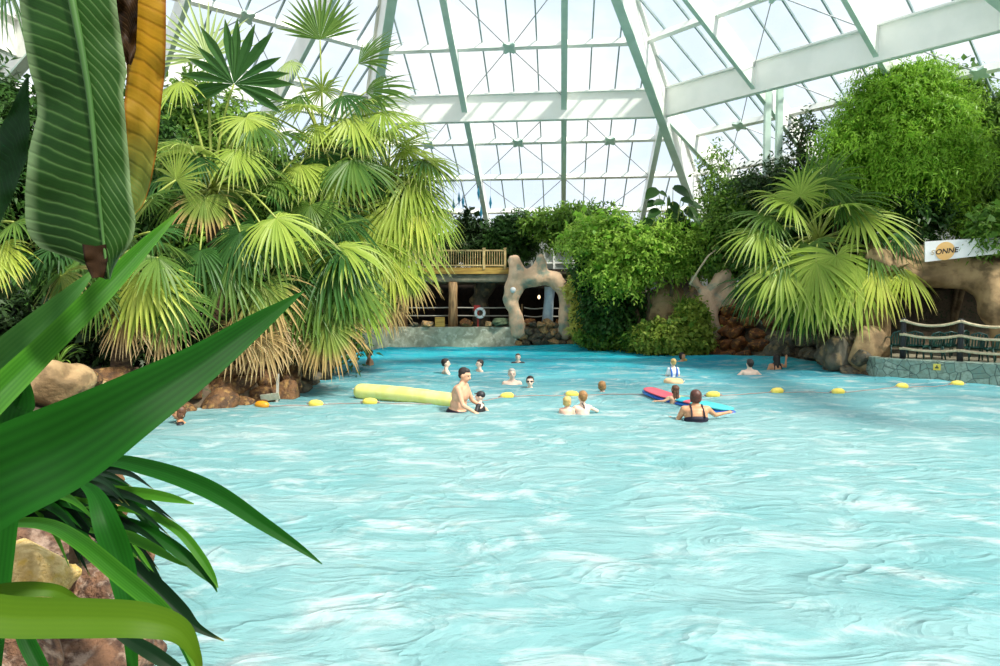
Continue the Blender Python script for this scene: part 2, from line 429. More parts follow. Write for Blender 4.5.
# ------------------------------------------------------------------ glass roof: an octagonal pyramid of steel and glass
AZ0 = math.radians(84.6); SL = .465; R0 = 29.2
n0 = V((math.cos(AZ0), math.sin(AZ0), 0)); t0 = V((n0.y, -n0.x, 0))
pb = P(500, 235, 45)
CEN = n0*((pb.dot(n0))-R0)+t0*(-2.4); ZB = pb.z
T8 = math.tan(PI/8)
RINGS = [11.1, 14.2, 17.1, 20.1, 23.0, 26.2]
def facet_frame(k):
    a = AZ0-k*PI/4
    n = V((math.cos(a), math.sin(a), 0)); t = V((n.y, -n.x, 0))
    nn = (n*SL+V((0, 0, 1))).normalized()
    pt = lambda u, r, dz=0.0: V((CEN.x, CEN.y, ZB+SL*(R0-r)))+n*r+t*u+nn*dz
    return n, t, nn, pt
names = {0: 'back', 1: 'right of the back', 2: 'far right', -1: 'left of the back', -2: 'far left'}
for idx, k in enumerate((0, 1, 2, -1, -2)):
    n, t, nn, pt = facet_frame(k)
    root = thing('window_%d' % (idx+1), tuple(pt(0, R0)), 'sloping glass roof face, %s' % names[k], 'glass roof'); tag(root, kind='structure')
    def part(mb, nm, m): return mb.build(nm, M[m], root)
    RT = 2.0
    mb = MB(); mb.add([pt(-RT*T8, RT), pt(RT*T8, RT), pt(R0*T8, R0), pt(-R0*T8, R0)], [(0, 1, 2, 3)]); part(mb, 'glass_pane', 'glass')
    for u in (-7.2, -2.4, 2.4, 7.2, -12, 12):
        r0 = max(RT, abs(u)/T8)
        wf, dp = (.24, .75) if k == 0 else (.15, 1.0)
        mb = MB(); mb.beam(pt(u, r0, -.07-dp/2), pt(u, R0, -.07-dp/2), wf, dp, nn); ra = part(mb, 'rafter', 'white_paint')
        mb = MB(); mb.beam(pt(u, r0, -.09-dp), pt(u, R0, -.09-dp), wf+.03, .05, nn); mb.build('flange', M['green_paint'], ra)
    u = -10.8
    while u < 10.9:
        if min(abs(u-q) for q in (-7.2, -2.4, 2.4, 7.2)) > .1:
            r0 = max(RT, abs(u)/T8)
            mb = MB(); mb.beam(pt(u, r0, -.05), pt(u, R0, -.05), .06, .1, nn); part(mb, 'glazing_bar', 'bar_grey')
        u += 1.2
    for r in RINGS:
        if r == 17.1: continue
        mb = MB(); w = r*T8; mb.beam(pt(-w, r, -.24), pt(w, r, -.24), .2, .3, nn); part(mb, 'purlin', 'white_paint')
    # wind bracing: rods crossing at green star plates
    nodes_ = [(0, 14.2, 17.1, 11.1), (0, 20.1, 17.1, 23.0), (0, 26.2, 23.0, 29.2), (4.8, 20.1, 17.1, 23.0), (4.8, 26.2, 23, 29.2), (-4.8, 20.1, 17.1, 23), (-4.8, 26.2, 23, 29.2)]
    if k in (1, -1): nodes_ += [(9.2, 26.2, 23, 29.2), (-9.2, 26.2, 23, 29.2)]
    for (u, r, ra_, rb_) in nodes_:
        for su in (-1, 1):
            for rr in (ra_, rb_):
                if abs(u+su*2.4) > rr*T8+.1: continue
                mb = MB(); mb.tube([pt(u+su*.2, r+(.2 if rr > r else -.2), -.34), pt(u+su*2.4, rr, -.34)], .022, 6); part(mb, 'tie_rod', 'rod')
        mb = MB(); q = []
        for dz in (-.30, -.40):
            for j in range(16):
                a = 2*PI*j/16+PI/16; rad = .34 if j % 4 in (1, 2) else .2
                q.append(pt(u+rad*math.cos(a), r+rad*math.sin(a), dz))
        mb.add(q, [tuple(range(16)), tuple(range(31, 15, -1))]+[(j, (j+1) % 16, 16+(j+1) % 16, 16+j) for j in range(16)])
        part(mb, 'star_plate', 'green_paint')
    # deep ring girder, hung under the rafters at mid height
    mb = MB(); r = 17.1; w = r*T8
    g0, g1 = pt(-w, r, 0), pt(w, r, 0)
    rg = thing('trim_%d' % (idx+2), tuple((g0+g1)/2), 'deep white ring girder of the %s roof face' % names[k], 'girder'); tag(rg, kind='structure')
    mb = MB(); dz = nn
    ZV = V((0, 0, 1)); mb.beam(g0-ZV*.68, g1-ZV*.68, .30, 1.2, ZV); mb.build('web', M['white_paint'], rg)
    for d_, w_ in ((-.06, .62), (-1.29, .31)):
        mb = MB(); mb.beam(g0+ZV*d_, g1+ZV*d_, w_, .07, ZV); mb.build('flange', M['white_paint'], rg)
    mb = MB(); mb.beam(g0-ZV*1.34, g1-ZV*1.34, .14, .03, ZV); mb.build('green_edge', M['green_paint'], rg)
    # foot beam at the bottom of the glass
    mb = MB(); w = R0*T8; mb.beam(pt(-w, R0, -.15), pt(w, R0, -.15), .5, .4, nn); part(mb, 'sill_beam', 'white_paint')
    # upright wall below the glass
    mb = MB(); a, b = pt(-w, R0+.1), pt(w, R0+.1); lo = -1.0
    mb.add([a, b, V((b.x, b.y, lo)), V((a.x, a.y, lo))], [(0, 1, 2, 3)])
    o = mb.build('wall_'+names[k].replace(' of the ', '_').replace(' ', '_'), M['white_paint']); tag(o, kind='structure')
hp = 10
for j, k in enumerate((-2, -1, 0, 1)):
    n, t, nn, pt = facet_frame(k); n2, t2, nn2, pt2 = facet_frame(k+1)
    up = (nn+nn2).normalized(); side = (n+n2).normalized()
    a, b = pt(3*T8, 3.0), pt(R0*T8, R0)
    d = (b-a).normalized(); x = d.cross(up).normalized(); up = x.cross(d)
    rt = thing('trim_%d' % hp, tuple(b), 'heavy white hip beam running up between two glass roof faces', 'hip beam'); tag(rt, kind='structure'); hp += 1
    mb = MB(); mb.beam(a-up*.80, b-up*.80, .36, 1.5, up); mb.build('web', M['white_paint'], rt)
    mb = MB(); mb.beam(a-up*1.58, b-up*1.58, .38, .07, up); mb.build('flange', M['green_paint'], rt)
    mb = MB(); mb.beam(a-up*.1, b-up*.1, .62, .08, up); mb.build('flange', M['white_paint'], rt)
# ground outside, made pale so it bounces light up under the roof
mb = MB(); mb.grid([[V((-150, -120, -1.1)), V((150, -120, -1.1))], [V((-150, 180, -1.1)), V((150, 180, -1.1))]])
o = mb.build('floor_outside', mat('pale_paving_outside', (.5, .5, .46), (.42, .46, .38), rough=.9, scale=.05)); tag(o, kind='structure')
# twin posts carrying the right girder
for px in (771, 783):
    top = P(px-3, 84, 29.0); bx = P(px+6, 170, 29.0)
    mb = MB(); mb.beam((top.x, top.y, 1.0), (top.x, top.y, top.z), .24, .24)
    o = mb.build('steel_post', M['green_paint'], org=V((top.x, top.y, 1.0)))
    tag(o, ('left' if px < 775 else 'right')+' one of the twin green steel posts under the right girder', 'post', 'twin steel posts')
# ------------------------------------------------------------------ fan palms
G = V((0, 0, -1))
def fan(mb, h, d, nrm, R, droop, nseg=30, spread=2.5, split=.38, rs=None, cup=.25, rnd=.5):
    """pleated palmate blade: segments joined to the split, then free and hanging"""
    rs = rs or random
    d = d.normalized(); nrm = (nrm-d*nrm.dot(d)).normalized(); b = nrm.cross(d)
    da = 2*spread/nseg; K = 6
    ts = [.012, .25, .48, .66, .84, 1.0]
    for i in range(nseg):
        a = -spread+da*(i+.5)+rs.uniform(-.25, .25)*da
        sd = (d*math.cos(a)+b*math.sin(a)); sv = -d*math.sin(a)+b*math.cos(a)
        L = R*1.1*(1-.22*(abs(a)/spread)**2)*rs.uniform(.84, 1.06)
        sd = (sd-nrm*cup*.5+d*.0).normalized()
        p = V(h); vs = []; tp = []; tprev = 0; rr = rnd+rs.uniform(-.35, .35)
        dr = droop*rs.uniform(.6, 1.5)
        for t in ts:
            dirv = (sd+G*(dr*max(0, t-.2)**1.2*2.2)).normalized()
            p = p+dirv*(L*(t-tprev)); tprev = t
            if t <= split: w = L*t*math.tan(da/2)*1.06
            else: w = L*split*math.tan(da/2)*1.06*max(.03, 1-((t-split)/(1-split))**1.5)
            lo = nrm*(-.5*w)
            vs += [p-sv*w, p+lo, p+sv*w]; tp += [t, t, t]
        fs = []
        for k in range(len(ts)-1):
            q = k*3
            fs += [(q, q+1, q+4, q+3), (q+1, q+2, q+5, q+4)]
        mb.add(vs, fs, tp, rr)
def petiole(mb, a, h, sag, r0=.05, r1=.022):
    pts = []
    for i in range(9):
        t = i/8; p = a.lerp(h, t); p = p+V((0, 0, 1))*(sag*math.sin(PI*t)); pts.append(p)
    mb.tube(pts, [r0+(r1-r0)*(i/8) for i in range(9)], 6)
class Palm:
    def __init__(s, label, base, crown, tr=.2, group='fan palms', pm='petiole'):
        s.root = thing('fan_palm', tuple(base), label, 'palm', group); s.crown = V(crown); s.base = V(base); s.pm = pm
        s.rs = random.Random(len(label)*13+int(crown[0]*10))
        pts = [V(base)-V((0, 0, .2))]+[V(base).lerp(s.crown, t)+V((.12*math.sin(t*3), .1*math.sin(t*2.2), 0))*(1-t) for t in (.2, .4, .6, .8)]+[s.crown]
        mb = MB(); mb.tube(pts, [tr*1.25, tr, tr*.95, tr*.95, tr*1.0, tr*.55], 14); mb.build('trunk', M['trunk'], s.root, smooth=True)
    def frond(s, h, d, R, m, droop=.4, nrm=None, sag=None, spread=2.4, nseg=30, split=.38, cup=.25):
        h = V(h); d = V(d)
        if nrm is None: nrm = V((0, -.55, .85))
        if abs(nrm.normalized().dot(d.normalized())) > .96: nrm = V((0, -1, .1))
        mb = MB(); fan(mb, h, d, V(nrm), R, droop, nseg, spread, split, s.rs, cup, s.rs.uniform(.2, .8))
        f = mb.build('frond', M[m], s.root, smooth=False)
        mb = MB(); L = (h-s.crown).length
        petiole(mb, s.crown, h, (L*.12 if sag is None else sag), .045, .02); mb.build('petiole', M[s.pm], f, smooth=True)
    def px(s, x, y, Y, dx, dy, rpx, m, droop=.4, toward=.25, **k):
        """frond whose blade starts at pixel (x, y), depth Y and points along (dx, dy down)"""
        dd = V((dx, 0, -dy)).normalized()+V((0, -toward, 0))
        s.frond(P(x, y, Y), dd, rpx*S(Y), m, droop, **k)
    def auto(s, n, Lp, R, mats, e0=75, e1=-45, droop=(.25, .9), az0=0, azr=2*PI, seed=1):
        rs = random.Random(seed)
        for i in range(n):
            t = (i+.5)/n; e = math.radians(e0+(e1-e0)*t+rs.uniform(-8, 8)); a = az0+(i*2.39996 % (2*PI))/(2*PI)*azr+rs.uniform(-.2, .2)
            L = Lp*rs.uniform(.75, 1.15)*(.8 if t > .75 else 1)
            hz = V((math.cos(a), math.sin(a), 0))
            h = s.crown+hz*(L*math.cos(e))+V((0, 0, L*math.sin(e)))
            e2 = e-math.radians(25+30*t)
            d = hz*math.cos(e2)+V((0, 0, math.sin(e2)))
            nr = -hz*math.sin(e2)+V((0, 0, math.cos(e2)))
            if t > .55: nr = hz*.7+V((0, 0, .6))
            m = mats[min(len(mats)-1, int(t*len(mats)))]
            if isinstance(m, (tuple, list)): m = rs.choice(m)
            s.frond(h, d, R*rs.uniform(.8, 1.15), m, droop[0]+(droop[1]-droop[0])*t, nr, sag=L*.1*(1-t))
# --- left group
gz = lambda x, y: max(.2, ground(x, y))
def gp(px, Y, z=None):
    p = P(px, 300, Y); return V((p.x, Y, gz(p.x, Y) if z is None else z))
LIVE = ['frond_fresh', ('frond_fresh', 'frond_mid'), ('frond_mid', 'frond_fresh'), ('frond_mid', 'frond_dark'), 'frond_browntip', ('frond_browntip', 'frond_dead')]
pa = Palm('tallest fan palm of the left group, one dark upright fan against the glass', gp(214, 17.5), P(212, 190, 17.5), pm='petiole')
pa.px(234, 84, 16.8, .12, -1, 56, 'frond_dark', .10, .2, nrm=V((0, -1, .1)), spread=2.1, nseg=15, split=.58)
pa.px(207, 58, 17.4, -.35, -1, 58, 'frond_pale', .1, .1, nrm=V((.2, -1, .1)), spread=1.5, nseg=20)
pa.px(246, 118, 16.5, .5, .6, 40, 'frond_fresh', .5, .4)
pa.px(254, 122, 16.6, .9, .5, 42, 'frond_mid', .55, .3)
pa.px(180, 82, 17, -.9, .5, 46, 'frond_fresh', .6, .3)
pa.px(236, 150, 16.2, .5, .6, 46, 'frond_fresh', .7, .4)
pa.px(196, 158, 16, -.5, .5, 44, 'frond_dark', .6, .4)
pa.px(176, 140, 17, -.9, .2, 44, 'frond_mid', .5, .3)
pa.px(262, 226, 15.6, .45, .55, 66, 'frond_mid', .75, .5)
pa.px(240, 232, 15.4, -.3, .9, 62, 'frond_dark', .75, .5)
pa.px(276, 218, 15.6, .8, .35, 64, 'frond_fresh', .75, .4)
pa.px(200, 250, 15.4, -.5, .8, 60, 'frond_dark', .8, .5)
pa.px(228, 268, 15.2, -.05, 1, 62, 'frond_mid', .7, .5)
pa.px(262, 285, 15.4, .2, 1, 58, 'frond_browntip', .8, .5)
pa.px(236, 330, 15.4, 0, 1, 46, 'frond_dead', .9, .4)
pa.px(262, 338, 15.6, .1, 1, 44, 'frond_dead', .9, .4)
pb_ = Palm('fan palm with tall pale stalks rising in front of the left roof rib', gp(322, 20.5), P(323, 150, 20.5), pm='petiole')
pb_.px(320, 40, 20.5, -.05, -1, 48, 'frond_mid', .12, .2, nrm=V((0, -1, .2)), spread=1.35, nseg=20, split=.5)
pb_.px(358, 64, 20.4, .75, -.75, 48, 'frond_mid', .3, .2, nrm=V((-.3, -.8, .6)), spread=1.1, nseg=18, split=.5)
pb_.px(366, 92, 20.2, .95, -.45, 52, 'frond_mid', .4, .2, nrm=V((-.3, -.8, .6)), spread=1.2, nseg=20, split=.5)
pb_.px(290, 62, 20.4, -.55, .4, 30, 'frond_pale', .7, .3)
pb_.px(343, 96, 19.8, .9, .1, 44, 'frond_dark', .6, .4)
pb_.px(322, 92, 20, -.1, -.5, 26, 'frond_fresh', .7, .6)
pb_.px(300, 96, 20, -.7, .3, 30, 'frond_mid', .8, .3)
pb_.px(352, 118, 19.5, .7, .4, 54, 'frond_fresh', .65, .4)
pb_.px(318, 125, 19.4, -.6, .3, 42, 'frond_fresh', .65, .4)
pb_.px(382, 112, 19.8, 1, .1, 46, 'frond_fresh', .6, .3)
pb_.px(300, 165, 19, -.8, .5, 52, 'frond_fresh', .6, .4)
pb_.px(330, 168, 19, .2, .9, 60, 'frond_fresh', .6, .5)
pb_.px(352, 160, 19, .8, .5, 60, 'frond_mid', .7, .4)
pb_.px(310, 205, 18.5, -.3, .9, 56, 'frond_mid', .7, .5)
pb_.px(278, 178, 18.6, -.9, .3, 46, 'frond_mid', .6, .4)
pb_.px(335, 215, 18.6, .3, .9, 60, 'frond_dark', .8, .4)
pc = Palm('sunlit fan palm at the right edge of the left group, fronds hanging towards the balcony', gp(316, 24.5), P(388, 178, 23.5))
pc.px(426, 160, 22.8, .95, .15, 46, 'frond_fresh', .55, .3)
pc.px(424, 192, 22.6, .85, .6, 38, 'frond_fresh', .7, .3)
pc.px(436, 214, 22.4, .7, .8, 42, 'frond_fresh', .8, .3)
pc.px(404, 150, 23, .9, .05, 50, 'frond_fresh', .6, .3)
pc.px(392, 128, 23.2, .75, -.25, 46, 'frond_fresh', .6, .3)
pc.px(410, 178, 22.6, .9, .45, 58, 'frond_fresh', .7, .35)
pc.px(400, 200, 22.2, .5, .8, 66, 'frond_fresh', .7, .45)
pc.px(416, 206, 22.4, .8, .6, 54, 'frond_yellow', .8, .4)
pc.px(380, 214, 22, 0, 1, 66, 'frond_yellow', .7, .5)
pc.px(404, 236, 22, .45, .9, 62, 'frond_fresh', .8, .45)
pc.px(424, 224, 22.4, .6, .85, 46, 'frond_fresh', .9, .35)
pc.px(366, 240, 21.6, -.25, 1, 60, 'frond_fresh', .7, .5)
pc.px(392, 262, 21.6, .3, 1, 52, 'frond_yellow', .8, .45)
pc.px(408, 272, 21.8, .5, .9, 44, 'frond_browntip', .9, .4)
pc.px(376, 290, 21.4, .1, 1, 46, 'frond_browntip', .9, .4)
pc.px(388, 304, 21.6, .25, 1, 34, 'frond_dead', 1, .3)
pc.px(358, 168, 22.4, -.7, .3, 46, 'frond_mid', .6, .4)
pc.px(372, 142, 23, -.3, -.5, 40, 'frond_fresh', .5, .4)
pd_ = Palm('low wide fan palm behind the long pointed foreground blades', gp(118, 14.5), P(112, 262, 14.3))
pd_.px(150, 285, 13.8, .35, .9, 62, 'frond_fresh', .75, .45)
pd_.px(140, 276, 13.6, -.2, 1, 70, 'frond_yellow', .75, .5)
pd_.px(176, 300, 13.8, .4, .9, 52, 'frond_mid', .8, .4)
pd_.px(80, 258, 13.8, -.8, .4, 60, 'frond_mid', .6, .4)
pd_.px(62, 246, 14, -1, .2, 52, 'frond_dark', .6, .3)
pd_.px(96, 290, 13.6, -.4, .9, 50, 'frond_mid', .8, .4)
pd_.px(128, 240, 14, .2, -.6, 46, 'frond_mid', .4, .4)
pd_.px(150, 232, 14, .8, -.2, 46, 'frond_dark', .5, .4)
pd_.px(126, 318, 13.6, -.1, 1, 44, 'frond_dead', .9, .4)
pd_.px(160, 326, 13.8, .15, 1, 42, 'frond_dead', .9, .4)
pd_.px(176, 180, 14.6, .2, -1, 40, 'frond_fresh', .2, .2)
pe = Palm('fan palm leaning over the water with brown frond skirts at the left bank', gp(302, 18.6), P(312, 262, 17.6))
pe.px(330, 262, 17, .7, .5, 66, 'frond_dark', .75, .4)
pe.px(340, 246, 17.2, 1, .15, 60, 'frond_fresh', .75, .35)
pe.px(322, 284, 16.8, .3, 1, 62, 'frond_mid', .75, .45)
pe.px(352, 280, 17, .75, .7, 56, 'frond_mid', .8, .4)
pe.px(300, 290, 16.8, -.25, 1, 60, 'frond_mid', .75, .45)
pe.px(360, 300, 17.2, .6, .85, 48, 'frond_fresh', .9, .35)
pe.px(330, 318, 16.8, .15, 1, 56, 'frond_browntip', .8, .4)
pe.px(328, 326, 16.6, .1, 1, 50, 'frond_browntip', .85, .4)
pe.px(300, 318, 16.8, -.1, 1, 52, 'frond_browntip', .8, .4)
pe.px(276, 322, 16.6, -.15, 1, 48, 'frond_dead', .9, .35)
pe.px(262, 300, 16.6, -.5, .9, 50, 'frond_mid', .8, .4)
pe.px(314, 330, 16.8, 0, 1, 44, 'frond_dead', .9, .35)
pe.px(300, 240, 17.2, -.7, .2, 50, 'frond_fresh', .6, .4)
pe.px(318, 234, 17.4, .2, -.5, 46, 'frond_mid', .5, .5)
pf = Palm('fan palm at the far left edge, yellow fronds hanging beside the banana leaf', gp(-40, 12.6), P(-22, 232, 12.5))
pf.px(0, 246, 12.3, .5, .9, 40, 'frond_yellow', .8, .4)
pf.px(-10, 256, 12.2, .2, 1, 42, 'frond_yellow', .8, .4)
pf.px(14, 222, 12.5, .9, -.2, 46, 'frond_mid', .5, .3)
pf.px(-30, 215, 12.3, -.3, -1, 46, 'frond_mid', .5, .3)
pf.px(4, 196, 12.5, .5, -.8, 40, 'frond_dark', .5, .3)
for i, (p_, L, R, n) in enumerate(((pa, 1.6, 1.25, 14), (pb_, 1.8, 1.4, 12), (pc, 1.6, 1.5, 12), (pd_, 1.4, 1.1, 9), (pe, 1.3, 1.25, 10))):
    p_.auto(n, L, R, [('frond_mid', 'frond_fresh'), 'frond_mid', ('frond_dark', 'frond_mid'), ('frond_dark', 'frond_browntip')], 60, -40, seed=20+i)
# a frond of a palm high above at the very left
ph = Palm('dark thin fronds hanging in the top left corner', gp(-130, 9.5), P(-60, -80, 9.5), tr=.16)
ph.px(2, -22, 9, .3, 1, 66, 'frond_dark', .9, .2, spread=1.3, nseg=18, split=.25)
ph.px(-30, -60, 9.2, -.4, 1, 60, 'frond_dark', .9, .2)
# --- right palm
pr = Palm('large fan palm on the right bank, fronds spraying out over the rocks', gp(826, 25.6), P(818, 240, 24.6), tr=.24)
for a in ((808, 190, 24.2, -.1, -1, 40, 'frond_mid', .35), (792, 204, 23.8, -.8, -.45, 50, 'frond_fresh', .5), (800, 196, 23.6, -.2, -.9, 40, 'frond_fresh', .5), (826, 184, 24, .3, -.9, 40, 'frond_mid', .5),
          (858, 214, 23.4, 1, -.1, 62, 'frond_fresh', .55), (842, 202, 23.8, .7, -.5, 48, 'frond_mid', .55), (900, 233, 23, .8, .5, 40, 'frond_dark', .8),
          (762, 232, 23.4, -.95, .15, 50, 'frond_fresh', .65), (770, 216, 23.8, -.9, -.2, 48, 'frond_mid', .55), (782, 268, 22.8, -.85, .4, 58, 'frond_fresh', .7),
          (790, 250, 23.2, -.9, .2, 50, 'frond_mid', .65), (806, 281, 22.6, -.6, .8, 62, 'frond_fresh', .7), (836, 256, 22.4, .05, 1, 70, 'frond_fresh', .7), (816, 262, 22.4, -.35, .9, 62, 'frond_fresh', .7),
          (856, 268, 22.4, .3, .95, 66, 'frond_fresh', .75), (879, 270, 22.6, .55, .8, 56, 'frond_yellow', .75), (906, 271, 22.8, .75, .6, 50, 'frond_yellow', .75),
          (872, 250, 23, .9, .1, 44, 'frond_mid', .7), (792, 296, 23.4, -.3, 1, 46, 'frond_mid', .8), (768, 280, 23.6, -.7, .7, 46, 'frond_mid', .75), (824, 292, 23, 0, 1, 48, 'frond_fresh', .75),
          (756, 282, 24, -.6, .8, 44, 'frond_dark', .8), (842, 290, 23.2, .1, 1, 46, 'frond_mid', .8), (806, 304, 23.2, .0, 1, 40, 'frond_dark', .85), (776, 246, 24.4, -.9, .1, 52, 'frond_dark', .5)):
    pr.px(*a, toward=.4)
pr.auto(10, 1.5, 1.5, [('frond_mid', 'frond_fresh'), 'frond_dark', 'frond_mid'], 70, -30, seed=44)
# ------------------------------------------------------------------ broad-leaved shrubs and trees
def leaves_np(blobs, n, size, seed, asp=.45, per=7, twig=.5, droop=.5, shell=.5, fold=.25, jitter=.35):
    rg = np.random.default_rng(seed)
    wts = np.array([b[1][0]*b[1][2]+b[1][0]*b[1][1] for b in blobs]); wts = wts/wts.sum()
    bi = rg.choice(len(blobs), n, p=wts)
    c = np.array([b[0] for b in blobs])[bi]; r = np.array([b[1] for b in blobs])[bi]
    d = rg.normal(size=(n, 3)); d /= np.linalg.norm(d, axis=1, keepdims=True)
    flip = (d[:, 1] > .2) & (rg.random(n) < .6); d[flip, 1] *= -1
    rad = shell+(1-shell)*rg.random(n)**.6
    lump = 1+.16*np.sin(d[:, 0]*6+bi)*np.cos(d[:, 2]*7+bi*1.7)
    p0 = c+d*r*(rad*lump)[:, None]
    td = d*.8+rg.normal(size=(n, 3))*.5; td[:, 2] -= droop
    td /= np.linalg.norm(td, axis=1, keepdims=True)
    tl = twig*(.6+.8*rg.random(n))
    q = np.repeat(np.arange(n), per); k = np.tile(np.arange(per), n)
    s = (k+.5)/per
    P0 = p0[q]+td[q]*(tl[q]*s)[:, None]; P0[:, 2] -= droop*.35*tl[q]*s*s
    side = np.cross(td[q], rg.normal(size=(n, 3))[q]); side /= np.linalg.norm(side, axis=1, keepdims=True)+1e-9
    sg = np.where(k % 2 == 0, 1, -1)[:, None]
    ld = td[q]*.6+side*sg*.8+rg.normal(size=(len(q), 3))*jitter; ld[:, 2] -= droop*.4
    ld /= np.linalg.norm(ld, axis=1, keepdims=True)
    up = d[q]*.5+np.array([0, -.15, .7])+rg.normal(size=(len(q), 3))*.35
    wv = np.cross(ld, up); wv /= np.linalg.norm(wv, axis=1, keepdims=True)+1e-9
    nn = np.cross(wv, ld)
    L = (size*(.65+.7*rg.random(len(q))))[:, None]
    Wd = L*asp*.5
    mid = P0+ld*L*.45
    m = len(q)
    vs = np.empty((m, 4, 3)); vs[:, 0] = P0; vs[:, 1] = mid-wv*Wd+nn*L*fold*.3; vs[:, 2] = P0+ld*L-nn*L*.15; vs[:, 3] = mid+wv*Wd+nn*L*fold*.3
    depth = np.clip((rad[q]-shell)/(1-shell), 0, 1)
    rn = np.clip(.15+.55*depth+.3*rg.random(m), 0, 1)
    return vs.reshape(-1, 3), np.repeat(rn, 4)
def np_mesh(name, vs, rn, org, m):
    nv = len(vs); nf = nv//4
    me = bpy.data.meshes.new(name); me.vertices.add(nv); me.loops.add(nv); me.polygons.add(nf)
    me.vertices.foreach_set('co', (vs-np.array(org)).astype(np.float32).ravel())
    me.loops.foreach_set('vertex_index', np.arange(nv, dtype=np.int32)); me.polygons.foreach_set('loop_start', np.arange(0, nv, 4, dtype=np.int32))
    a = me.attributes.new('rnd', 'FLOAT', 'POINT'); a.data.foreach_set('value', rn.astype(np.float32))
    me.update(calc_edges=True); me.materials.append(m); return me
def px_blobs(lst):
    out = []
    for (x, y, Y, rx, rz, ry) in lst:
        out.append((tuple(P(x, y, Y)), (rx*S(Y), ry, rz*S(Y))))
    return out
def shrub(name, label, cat, blobs, n, size_px, m, seed, base=None, group=None, core=True, trunks=3, leafname='foliage', **kw):
    Yc = blobs[0][2]; bl = px_blobs(blobs)
    c = V(bl[0][0])
    if base is None: base = V((c.x, c.y, gz(c.x, c.y)))
    root = thing(name, tuple(base), label, cat, group)
    vs, rn = leaves_np(bl, n, size_px*S(Yc), seed, **kw)
    if core:
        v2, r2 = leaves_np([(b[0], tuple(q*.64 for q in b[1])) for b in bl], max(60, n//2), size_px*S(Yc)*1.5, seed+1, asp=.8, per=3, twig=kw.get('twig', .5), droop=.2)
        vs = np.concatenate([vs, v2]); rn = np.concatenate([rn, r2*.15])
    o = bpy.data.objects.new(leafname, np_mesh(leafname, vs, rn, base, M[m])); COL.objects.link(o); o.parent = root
    rs = random.Random(seed); mb = MB()
    for b in bl[:max(trunks, 1)] if trunks else []:
        e = V(b[0])+V((0, 0, b[1][2]*.3)); mid = V(base).lerp(e, .5)+V((rs.uniform(-.3, .3), rs.uniform(-.2, .2), .2))
        mb.tube([V(base)-V((0, 0, .25)), V(base).lerp(mid, .5)+V((rs.uniform(-.1, .1), 0, 0)), mid, e], [.12, .1, .07, .03], 7)
        for j in range(4):
            q = mid.lerp(e, rs.random()); f = q+V((rs.uniform(-1, 1)*b[1][0]*.7, rs.uniform(-1, 1)*b[1][1]*.7, rs.uniform(.1, .8)*b[1][2]))
            mb.tube([q, q.lerp(f, .5)+V((0, 0, .1)), f], [.04, .03, .012], 5)
    if trunks: mb.build('trunk', M['branch'], root, smooth=True)
    return root
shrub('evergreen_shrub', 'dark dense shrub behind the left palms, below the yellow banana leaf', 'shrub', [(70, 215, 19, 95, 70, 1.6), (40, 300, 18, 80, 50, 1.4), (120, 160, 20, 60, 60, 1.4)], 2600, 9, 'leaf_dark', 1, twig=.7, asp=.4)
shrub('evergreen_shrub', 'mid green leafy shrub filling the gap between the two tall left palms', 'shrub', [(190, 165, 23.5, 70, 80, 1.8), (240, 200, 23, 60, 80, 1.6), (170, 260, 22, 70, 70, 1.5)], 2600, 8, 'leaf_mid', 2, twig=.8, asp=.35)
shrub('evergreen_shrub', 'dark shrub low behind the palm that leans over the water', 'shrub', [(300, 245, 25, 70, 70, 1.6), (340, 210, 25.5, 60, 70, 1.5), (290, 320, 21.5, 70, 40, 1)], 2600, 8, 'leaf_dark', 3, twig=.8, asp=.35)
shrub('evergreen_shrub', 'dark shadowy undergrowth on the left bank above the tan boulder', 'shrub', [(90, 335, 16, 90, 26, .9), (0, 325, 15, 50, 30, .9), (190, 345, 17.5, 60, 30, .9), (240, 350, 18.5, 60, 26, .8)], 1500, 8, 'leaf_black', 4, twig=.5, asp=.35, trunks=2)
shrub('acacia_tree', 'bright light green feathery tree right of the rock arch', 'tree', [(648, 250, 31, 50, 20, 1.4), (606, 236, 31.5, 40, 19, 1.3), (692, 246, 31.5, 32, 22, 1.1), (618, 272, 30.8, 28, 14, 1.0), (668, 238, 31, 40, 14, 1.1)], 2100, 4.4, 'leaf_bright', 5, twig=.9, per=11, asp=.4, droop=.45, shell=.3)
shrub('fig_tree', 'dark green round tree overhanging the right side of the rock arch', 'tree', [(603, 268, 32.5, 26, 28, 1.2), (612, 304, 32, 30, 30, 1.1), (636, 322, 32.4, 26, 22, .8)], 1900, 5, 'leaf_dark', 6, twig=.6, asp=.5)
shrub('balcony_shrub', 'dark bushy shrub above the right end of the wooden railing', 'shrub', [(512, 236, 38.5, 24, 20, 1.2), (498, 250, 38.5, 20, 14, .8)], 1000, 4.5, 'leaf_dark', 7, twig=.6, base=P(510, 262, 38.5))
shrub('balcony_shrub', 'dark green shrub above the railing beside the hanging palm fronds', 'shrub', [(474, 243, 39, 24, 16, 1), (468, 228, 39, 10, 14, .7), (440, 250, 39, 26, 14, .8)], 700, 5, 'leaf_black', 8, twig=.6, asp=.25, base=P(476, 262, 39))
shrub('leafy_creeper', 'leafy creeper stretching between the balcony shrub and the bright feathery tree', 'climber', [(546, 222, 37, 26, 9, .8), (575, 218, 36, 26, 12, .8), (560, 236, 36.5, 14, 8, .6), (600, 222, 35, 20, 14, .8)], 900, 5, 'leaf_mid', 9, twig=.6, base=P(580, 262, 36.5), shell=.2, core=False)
shrub('flowering_vine', 'yellow-green vine climbing the right leg of the rock arch', 'climber', [(576, 288, 33.6, 7, 13, .4), (583, 304, 33.4, 9, 13, .4), (580, 325, 33.3, 7, 12, .3)], 420, 4.5, 'leaf_yellow', 10, twig=.35, core=False, trunks=1)
